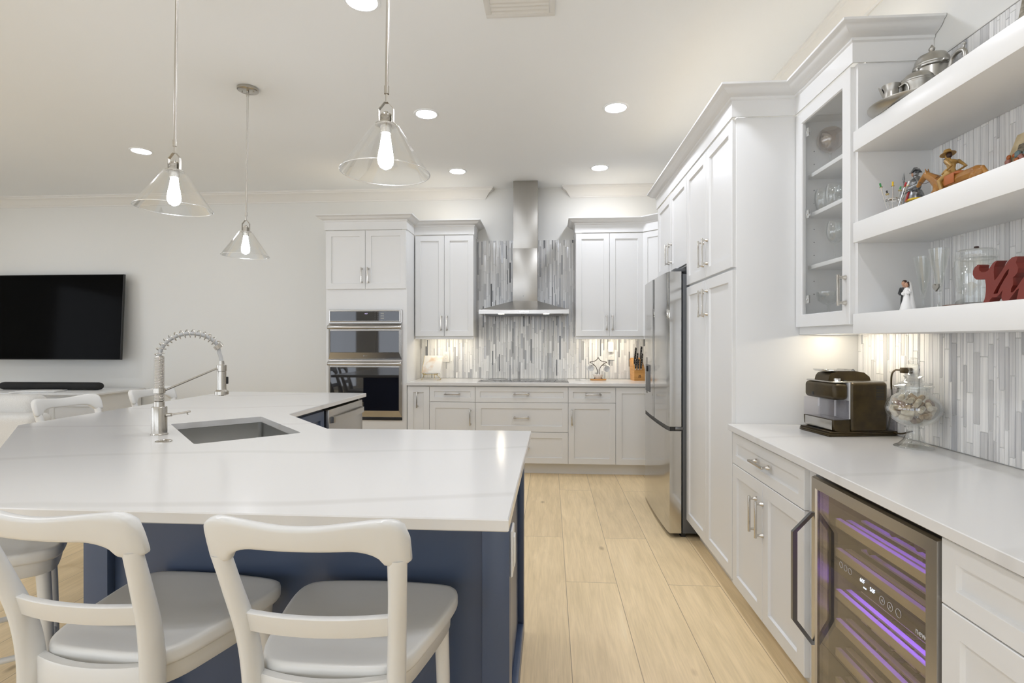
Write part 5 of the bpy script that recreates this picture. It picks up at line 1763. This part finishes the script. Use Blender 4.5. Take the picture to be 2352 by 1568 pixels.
t = thing('knight_figurine', 'small armoured soldier figurine with a spear on the middle shelf', 'figurine', (1.40, 2.165, SB_T), -PI / 2 - 0.35)
# local: faces -y, z up, height 0.18
V3 = Vector
blob('body', M_armour, t, [
    ('t', [(-0.018, 0, 0.004), (-0.017, 0, 0.045), (-0.014, 0, 0.085)], [0.0085, 0.0095, 0.013]),
    ('t', [(0.018, 0, 0.004), (0.017, 0, 0.045), (0.014, 0, 0.085)], [0.0085, 0.0095, 0.013]),
    ('b', (-0.019, -0.008, 0.005), (0.008, 0.015, 0.005)), ('b', (0.019, -0.008, 0.005), (0.008, 0.015, 0.005)),
    ('b', (0, -0.002, 0.122), (0.026, 0.021, 0.028)), ('b', (0, 0, 0.095), (0.020, 0.016, 0.014)),
    ('t', [(0, 0, 0.14), (0, 0, 0.158)], [0.009, 0.007]), ('b', (0, -0.001, 0.165), (0.0105, 0.012, 0.0135)),
    ('t', [(0.028, 0, 0.140), (0.040, 0.002, 0.115), (0.018, -0.024, 0.108)], [0.010, 0.0085, 0.006]),
    ('t', [(-0.028, 0, 0.140), (-0.042, -0.004, 0.118), (-0.050, -0.022, 0.108)], [0.010, 0.0085, 0.006]),
    ('b', (-0.052, -0.024, 0.108), (0.006, 0.006, 0.007))], 0.0016)
m = MB(); m.ball((0, -0.008, 0.164), 1.0, (0.0075, 0.006, 0.009)); m.build('face', M_skin, t)
m = MB(); m.lathe([(0.013, 0.168), (0.0125, 0.176), (0.008, 0.183), (0.0, 0.186)], 20)
m.loft([[V3((x * 0.020, y, 0.168 + 0.010 * x * x)) for y in (-0.014 * (1.2 - abs(x)) - 0.004, 0.014 * (1.2 - abs(x)) + 0.004)] + [V3((x * 0.020, y, 0.171 + 0.010 * x * x)) for y in (0.014 * (1.2 - abs(x)) + 0.004, -0.014 * (1.2 - abs(x)) - 0.004)] for x in (-1, -0.6, 0, 0.6, 1)])
m.loft([[V3((s, -0.016, 0.176)), V3((s, 0.016, 0.178)), V3((s, 0.004, 0.190)), V3((s, -0.006, 0.190))] for s in (-0.0012, 0.0012)]); m.build('helmet', M_armour, t)
m = MB(); m.lathe([(0.020, 0.100), (0.026, 0.085), (0.031, 0.066), (0.030, 0.064), (0.020, 0.095)], 24); m.build('skirt', M_armour, t)
m = MB(); m.lathe([(0.0308, 0.069), (0.0325, 0.066), (0.031, 0.062), (0.030, 0.064)], 24); m.build('skirt_hem', M_yellow, t)
m = MB(); m.loft([[V3((-0.010, -0.0245, 0.097)), V3((0.010, -0.0245, 0.097)), V3((0.008, -0.020, 0.097)), V3((-0.008, -0.020, 0.097))], [V3((-0.015, -0.0325, 0.064)), V3((0.015, -0.0325, 0.064)), V3((0.012, -0.027, 0.064)), V3((-0.012, -0.027, 0.064))]]); m.build('red_panel', M_red, t)
m = MB(); m.tube([(-0.053, -0.026, 0.0), (-0.053, -0.026, 0.155)], 0.0016, 8); m.lathe([(0.0035, 0.150), (0.0025, 0.158), (0.0045, 0.162), (0.0, 0.190)], 8, M=Matrix.Translation((-0.053, -0.026, 0))); m.lathe([(0.0, 0.012), (0.014, 0.014), (0.0, 0.018)], 14, M=Matrix.Translation((-0.053, -0.026, 0))); m.build('spear', M_darksteel, t)
m = MB(); m.box(-0.062, 0.035, -0.036, 0.026, 0, 0.004, 0.001); m.build('stand', M_darksteel, t)

# carved rider: local coordinates in the plane of the shelf (y along the shelf, z up)
RX = 1.345
t = thing('rider_figurine', 'carved wooden rider on a brown horse on the middle shelf', 'figurine', (RX, 1.95, SB_T))


def rp(y, z, x=0.0):
    return ((x), y - 1.95 + 0.0, z - SB_T)


blob('horse', M_carved, t, [
    ('t', [rp(1.930, 1.866), rp(1.880, 1.860), rp(1.830, 1.862), rp(1.795, 1.862)], [0.023, 0.0225, 0.022, 0.022]),
    ('b', rp(1.955, 1.862), (0.019, 0.026, 0.026)), ('b', rp(1.795, 1.860), (0.020, 0.026, 0.025)),
    ('t', [rp(1.955, 1.872), rp(1.985, 1.898), rp(2.020, 1.922)], [0.022, 0.0165, 0.0115]),
    ('t', [rp(2.022, 1.925), rp(2.045, 1.912), rp(2.066, 1.896)], [0.0115, 0.0095, 0.0065]),
    ('t', [rp(2.018, 1.932, -0.004), rp(2.022, 1.945, -0.005)], [0.0035, 0.0015]), ('t', [rp(2.018, 1.932, 0.004), rp(2.022, 1.945, 0.005)], [0.0035, 0.0015]),
    ('t', [rp(1.960, 1.850, -0.010), rp(1.985, 1.838, -0.010), rp(1.990, 1.812, -0.010)], [0.011, 0.0075, 0.005]),
    ('t', [rp(1.952, 1.850, 0.010), rp(1.950, 1.828, 0.010), rp(1.945, 1.808, 0.010)], [0.011, 0.0075, 0.005]),
    ('t', [rp(1.790, 1.852, -0.010), rp(1.805, 1.832, -0.010), rp(1.785, 1.808, -0.010)], [0.013, 0.008, 0.005]),
    ('t', [rp(1.790, 1.852, 0.010), rp(1.780, 1.830, 0.010), rp(1.770, 1.808, 0.010)], [0.013, 0.008, 0.005]),
    ('t', [rp(1.772, 1.872), rp(1.758, 1.850), rp(1.756, 1.825)], [0.006, 0.007, 0.004])], 0.0018)
blob('rider', M_carvedl, t, [
    ('t', [rp(1.898, 1.886), rp(1.903, 1.905), rp(1.905, 1.925)], [0.015, 0.011, 0.014]),
    ('b', rp(1.903, 1.930), (0.021, 0.015, 0.010)),
    ('t', [rp(1.908, 1.935), rp(1.915, 1.946)], [0.006, 0.005]), ('b', rp(1.919, 1.955), (0.0085, 0.010, 0.0115)),
    ('t', [rp(1.900, 1.933, -0.020), rp(1.868, 1.908, -0.024), rp(1.905, 1.900, -0.020), rp(1.930, 1.898, -0.010)], [0.0065, 0.005, 0.004, 0.004]),
    ('t', [rp(1.900, 1.933, 0.020), rp(1.872, 1.908, 0.024), rp(1.905, 1.900, 0.020), rp(1.930, 1.898, 0.010)], [0.0065, 0.005, 0.004, 0.004]),
    ('t', [rp(1.898, 1.890, -0.014), rp(1.925, 1.872, -0.024), rp(1.912, 1.840, -0.025), rp(1.922, 1.834, -0.026)], [0.0105, 0.0085, 0.006, 0.005]),
    ('t', [rp(1.898, 1.890, 0.014), rp(1.925, 1.872, 0.024), rp(1.912, 1.840, 0.025), rp(1.922, 1.834, 0.026)], [0.0105, 0.0085, 0.006, 0.005])], 0.0016)
m = MB(); m.lathe([(0.0, 0.006), (0.022, 0.0), (0.023, 0.001), (0.012, 0.008), (0.010, 0.016), (0.0, 0.018)], 24, M=Matrix.Translation(rp(1.919, 1.961)) @ Matrix.Rotation(math.radians(-14), 4, 'X')); m.build('hat', M_carvedl, t)
m = MB(); m.tube([rp(1.928, 1.950), rp(1.930, 1.938), rp(1.929, 1.930)], [0.0065, 0.006, 0.0015], 8); m.ball(rp(1.914, 1.957), 1.0, (0.0088, 0.008, 0.011)); m.build('beard', M_hair, t)
m = MB(); m.ball(rp(1.878, 1.882), 1.0, (0.020, 0.030, 0.010)); m.box(-0.0245, -0.021, rp(1.86, 0)[1], rp(1.905, 0)[1], 0.045, 0.078, 0.002); m.box(0.021, 0.0245, rp(1.86, 0)[1], rp(1.905, 0)[1], 0.045, 0.078, 0.002); m.build('saddle', M_saddle, t, smooth=60)
m = MB(); m.tube(catmull([rp(2.050, 1.905, -0.008), rp(2.0, 1.888, -0.016), rp(1.932, 1.898, -0.010)], 6), 0.0009, 6); m.build('reins', M_hair, t)
m = MB(); m.box(-0.03, 0.03, rp(1.755, 0)[1], rp(2.0, 0)[1], 0, 0.006, 0.002); m.build('base', M_carved, t)

# tan relief plaque
t = thing('relief_plaque', 'tan moulded relief plaque leaning at the right of the middle shelf', 'plaque', (1.40, 1.63, SB_T), -PI / 2)
t.rotation_euler = (math.radians(-14), 0, -PI / 2)
m = MB(); m.loft([[Vector((x, y, z)) for x, z in ((-0.165, 0), (0.165, 0), (0.135, 0.165), (-0.135, 0.165))] for y in (0.014, 0.0)]); m.build('plaque_board', M_relief, t, smooth=20)
m = MB(); m.box(-0.150, 0.150, -0.016, 0.0, 0.048, 0.066, 0.003); m.build('ledge', M_relief, t)
m = MB()
for k in range(4):
    x = -0.105 + k * 0.062
    m.box(x - 0.012, x + 0.012, -0.002, 0.0, 0.095, 0.128, 0.001)
m.build('panel_recesses', M_antique, t)
rnd = random.Random(5)
for mt, nm, n in ((M_saddle, 'rust_bosses', 14), (paint('slate_blue', (0.14, 0.20, 0.21, 1), 0.5, var=0.1), 'blue_bosses', 12), (paint('rose', (0.36, 0.16, 0.13, 1), 0.5, var=0.1), 'rose_bosses', 12), (M_relief, 'tan_bosses', 16)):
    m = MB()
    for k in range(n):
        up = rnd.random() < 0.75
        m.ball((rnd.uniform(-0.145, 0.145), rnd.uniform(-0.012, -0.002), rnd.uniform(0.070, 0.092) if up else rnd.uniform(0.008, 0.042)), rnd.uniform(0.006, 0.0105), (1, 0.8, rnd.uniform(0.8, 1.3)), u=10, v=8)
    m.build(nm, mt, t)

# --- lowest shelf
t = thing('cake_topper', 'bride and groom cake topper on the lowest shelf', 'figurine', (1.33, 2.108, SC_T), -PI / 2 + 0.3)
# local: couple faces -y; groom at -x
blob('groom', M_suit, t, [
    ('t', [(-0.020, 0.004, 0.004), (-0.018, 0.004, 0.045), (-0.014, 0.004, 0.062)], [0.006, 0.0065, 0.008]),
    ('t', [(-0.008, 0.006, 0.004), (-0.009, 0.005, 0.045), (-0.010, 0.004, 0.062)], [0.006, 0.0065, 0.008]),
    ('b', (-0.012, 0.004, 0.078), (0.0135, 0.009, 0.018)),
    ('t', [(-0.024, 0.004, 0.088), (-0.030, 0.002, 0.070), (-0.016, -0.008, 0.066)], [0.006, 0.005, 0.0045])], 0.0014)
m = MB(); m.ball((-0.010, 0.001, 0.107), 1.0, (0.0075, 0.008, 0.010)); m.tube([(-0.011, 0.003, 0.093), (-0.010, 0.002, 0.10)], 0.0045, 10); m.build('groom_head', M_skin, t)
m = MB(); m.ball((-0.010, 0.004, 0.1125), 1.0, (0.0085, 0.0085, 0.0075)); m.build('groom_hair', M_hair, t)
m = MB(); m.lathe([(0.0, 0.0), (0.024, 0.0), (0.025, 0.003), (0.018, 0.030), (0.011, 0.055), (0.008, 0.064), (0.0105, 0.076), (0.009, 0.086), (0.004, 0.090), (0.0, 0.091)], 28, M=Matrix.Translation((0.009, -0.006, 0)))
m.ball((-0.002, -0.012, 0.068), 0.0065, u=10, v=8); m.ball((0.021, -0.014, 0.070), 0.0065, u=10, v=8); m.tube([(0.018, -0.006, 0.083), (0.024, -0.008, 0.072), (0.014, -0.017, 0.068)], 0.0036, 8); m.tube([(0.0, -0.006, 0.083), (-0.003, -0.010, 0.072), (0.006, -0.017, 0.066)], 0.0036, 8); m.build('gown', M_gown, t, smooth=60)
m = MB(); m.ball((0.007, -0.006, 0.100), 1.0, (0.007, 0.0075, 0.009)); m.tube([(0.008, -0.006, 0.088), (0.007, -0.006, 0.095)], 0.0035, 8); m.build('bride_head', M_skin, t)
m = MB(); m.ball((0.009, -0.002, 0.1035), 1.0, (0.008, 0.0075, 0.008)); m.build('bride_hair', M_hair, t)
m = MB(); m.loft([[Vector((0.009 + r * math.cos(a), 0.0 + r * 0.7 * math.sin(a), z)) for a in [math.radians(-40 + 260 / 12 * i) for i in range(13)]] + [Vector((0.009 + (r - 0.0012) * math.cos(a), 0.0 + (r - 0.0012) * 0.7 * math.sin(a), z)) for a in [math.radians(220 - 260 / 12 * i) for i in range(13)]] for r, z in ((0.003, 0.114), (0.0095, 0.109), (0.013, 0.095), (0.018, 0.06), (0.025, 0.02), (0.027, 0.003))]); m.build('veil', M_gown, t, smooth=60)
m = MB(); m.lathe([(0.0, 0.0), (0.028, 0.0), (0.028, 0.002), (0.0, 0.002)], 28); m.build('base', M_gown, t)


def stemware(name, label, cat, loc, prof, group=None, mat=None, parts=None, n=36):
    o = thing(name, label, cat, loc, 0, group)
    foot, bowl = prof
    m = MB(); m.lathe(bowl, n, caps=False); m.build('bowl', mat or M_glass, o, smooth=60)
    m = MB(); m.lathe(foot, n, caps=False); m.build('stem', M_glass, o, smooth=60)
    return o


FL = ([(0.0, 0.0), (0.028, 0.0), (0.029, 0.002), (0.010, 0.007), (0.005, 0.016), (0.006, 0.030), (0.004, 0.042), (0.0065, 0.055)],
      [(0.0, 0.056), (0.007, 0.058), (0.012, 0.085), (0.022, 0.150), (0.031, 0.208), (0.0295, 0.208), (0.020, 0.150), (0.009, 0.085), (0.0, 0.064)])
f1 = stemware('champagne_flute', 'tall clear champagne flute behind the cake topper', 'flute', (1.405, 2.130, SC_T), FL, 'toasting flutes on the lowest shelf')
f2 = dup(f1, (1.335, 1.945, SC_T), 0, 'tall clear champagne flute with a silver heart, beside the lidded jar')
m = MB()
hs = [(0, -0.014), (0.012, 0.0), (0.011, 0.010), (0.005, 0.012), (0, 0.006), (-0.005, 0.012), (-0.011, 0.010), (-0.012, 0.0)]
m.prism([(x, y) for x, y in hs], -0.003, 0.003, ch=0.0, M=Matrix.Translation((-0.014, -0.006, 0.075)) @ Matrix.Rotation(-PI / 2 + 0.2, 4, 'Z') @ Matrix.Rotation(PI / 2, 4, 'X'))
m.build('heart_charm', M_pewter, f2)
m = MB(); m.lathe([(0.0, 0.0), (0.078, 0.0), (0.082, 0.003), (0.080, 0.009), (0.0, 0.009)], 40)
tag(m.build('wooden_coaster', M_stick, loc=(1.375, 1.850, SC_T)), 'thin brown wooden disc below the lidded glass jar', 'coaster')
t = thing('glass_jar', 'clear glass canister with a glass lid on the lowest shelf', 'jar', (1.385, 1.850, SC_T + 0.0095))
m = MB(); m.lathe([(0.0, 0.0), (0.052, 0.0), (0.056, 0.004), (0.056, 0.142), (0.053, 0.150), (0.051, 0.148), (0.0535, 0.140), (0.0535, 0.006), (0.0, 0.005)], 44, caps=False); m.build('body', M_glass, t, smooth=50)
m = MB(); m.lathe([(0.046, 0.145), (0.053, 0.150), (0.055, 0.153), (0.054, 0.172), (0.046, 0.178), (0.0, 0.180)], 44, caps=False); l = m.build('lid', M_glass, t, smooth=50)
m = MB(); m.lathe([(0.004, 0.180), (0.007, 0.184), (0.006, 0.189), (0.0, 0.190)], 16); m.build('knob', M_hair, l)

SIGN = [(1.692, 1.559), (1.685, 1.556), (1.688, 1.548), (1.685, 1.54), (1.676, 1.534), (1.665, 1.533), (1.655, 1.536), (1.644, 1.548), (1.637, 1.556), (1.625, 1.561), (1.622, 1.56), (1.628, 1.554), (1.633, 1.545), (1.634, 1.529), (1.633, 1.518), (1.631, 1.505), (1.625, 1.51), (1.615, 1.52), (1.605, 1.531), (1.596, 1.543), (1.586, 1.554), (1.573, 1.562), (1.562, 1.563), (1.556, 1.562), (1.557, 1.556), (1.561, 1.546), (1.557, 1.539), (1.553, 1.53), (1.556, 1.518), (1.563, 1.511), (1.57, 1.506), (1.569, 1.496), (1.57, 1.485), (1.576, 1.476), (1.577, 1.466), (1.572, 1.465), (1.564, 1.471), (1.556, 1.48), (1.547, 1.491), (1.534, 1.506), (1.525, 1.514), (1.515, 1.514), (1.513, 1.503), (1.519, 1.491), (1.525, 1.477), (1.527, 1.465), (1.521, 1.462), (1.51, 1.469), (1.499, 1.481), (1.496, 1.476), (1.504, 1.463), (1.516, 1.448), (1.53, 1.443), (1.559, 1.443), (1.553, 1.466), (1.551, 1.475), (1.559, 1.471), (1.572, 1.457), (1.585, 1.443), (1.601, 1.442), (1.607, 1.449), (1.608, 1.458), (1.604, 1.475), (1.615, 1.463), (1.625, 1.457), (1.639, 1.457), (1.646, 1.452), (1.653, 1.443), (1.674, 1.442), (1.667, 1.453), (1.664, 1.463), (1.662, 1.478), (1.662, 1.495), (1.665, 1.513), (1.68, 1.513), (1.697, 1.515), (1.705, 1.521), (1.711, 1.532), (1.71, 1.542), (1.704, 1.552)]
SHOLE = [(1.582, 1.532), (1.586, 1.518), (1.598, 1.504), (1.611, 1.486), (1.621, 1.467), (1.633, 1.466), (1.635, 1.468), (1.625, 1.483), (1.611, 1.501), (1.598, 1.519), (1.59, 1.528)]
# letters stand on the shelf: local x = -(y - 1.6), local y = z
LO = [(-(y - 1.6), z - 1.4415) for y, z in SIGN]
HO = [(-(y - 1.6), z - 1.4415) for y, z in SHOLE]


def area(p):
    return sum(p[i - 1][0] * p[i][1] - p[i][0] * p[i - 1][1] for i in range(len(p)))


if area(LO) < 0:
    LO = LO[::-1]
m = MB(); m.prism(LO, 0.0, 0.028, holes=[HO], M=Matrix.Rotation(PI / 2, 4, 'X'))
o = m.build('script_sign', M_maroon, smooth=25)
o.location = (1.298, 1.6, SC_T + 0.001)
o.rotation_euler = (0, 0, -PI / 2)
tag(o, 'maroon cut-out script lettering standing on the lowest shelf', 'sign')

# --- glasses inside the display cabinet
WG = ([(0.0, 0.0), (0.032, 0.0), (0.033, 0.002), (0.012, 0.006), (0.004, 0.014), (0.0035, 0.075), (0.006, 0.086)],
      [(0.0, 0.086), (0.018, 0.092), (0.034, 0.115), (0.039, 0.140), (0.036, 0.170), (0.031, 0.190), (0.0300, 0.190), (0.035, 0.165), (0.0375, 0.140), (0.033, 0.117), (0.0, 0.090)])
GB = ([(0.0, 0.0), (0.040, 0.0), (0.041, 0.002), (0.014, 0.007), (0.005, 0.016), (0.005, 0.085), (0.012, 0.096)],
      [(0.0, 0.096), (0.022, 0.100), (0.045, 0.120), (0.055, 0.150), (0.054, 0.178), (0.046, 0.200), (0.030, 0.212), (0.029, 0.212), (0.044, 0.200), (0.0525, 0.178), (0.0535, 0.150), (0.044, 0.122), (0.0, 0.100)])
TB = ([(0.0, 0.0), (0.026, 0.0), (0.028, 0.003), (0.0, 0.004)],
      [(0.028, 0.003), (0.036, 0.030), (0.040, 0.055), (0.038, 0.085), (0.033, 0.105), (0.032, 0.105), (0.037, 0.085), (0.0385, 0.055), (0.034, 0.030), (0.0, 0.006)])
CP = ([(0.0, 0.0), (0.032, 0.0), (0.033, 0.002), (0.012, 0.006), (0.004, 0.014), (0.004, 0.09), (0.010, 0.102)],
      [(0.0, 0.102), (0.020, 0.104), (0.045, 0.122), (0.052, 0.150), (0.053, 0.165), (0.0515, 0.165), (0.050, 0.150), (0.043, 0.124), (0.0, 0.107)])
stemware('goblet', 'clear round goblet with reflections tinted in, on the top shelf of the glass-door cabinet', 'goblet', (1.355, 2.705, 2.146), GB, None, M_reflglass)
g1 = stemware('tumbler', 'stemless clear glass on the second shelf, left of the other one', 'glass', (1.315, 2.690, 1.954), TB)
dup(g1, (1.325, 2.605, 1.954), 0, 'stemless clear glass on the second shelf, right of the other one')
g2 = stemware('wine_glass', 'clear wine glass on the third shelf of the glass-door cabinet', 'wine glass', (1.335, 2.620, 1.700), WG)
dup(g2, (1.42, 2.46, 1.700), 0, 'clear wine glass on the third shelf, hidden by the door frame')
g3 = stemware('coupe_glass', 'wide clear coupe glass at the bottom of the glass-door cabinet', 'glass', (1.335, 2.68, 1.401), CP)

# deselect / tidy
for o in COL.objects:
    if o.type == 'MESH':
        o.data.name = o.name.split('.')[0]
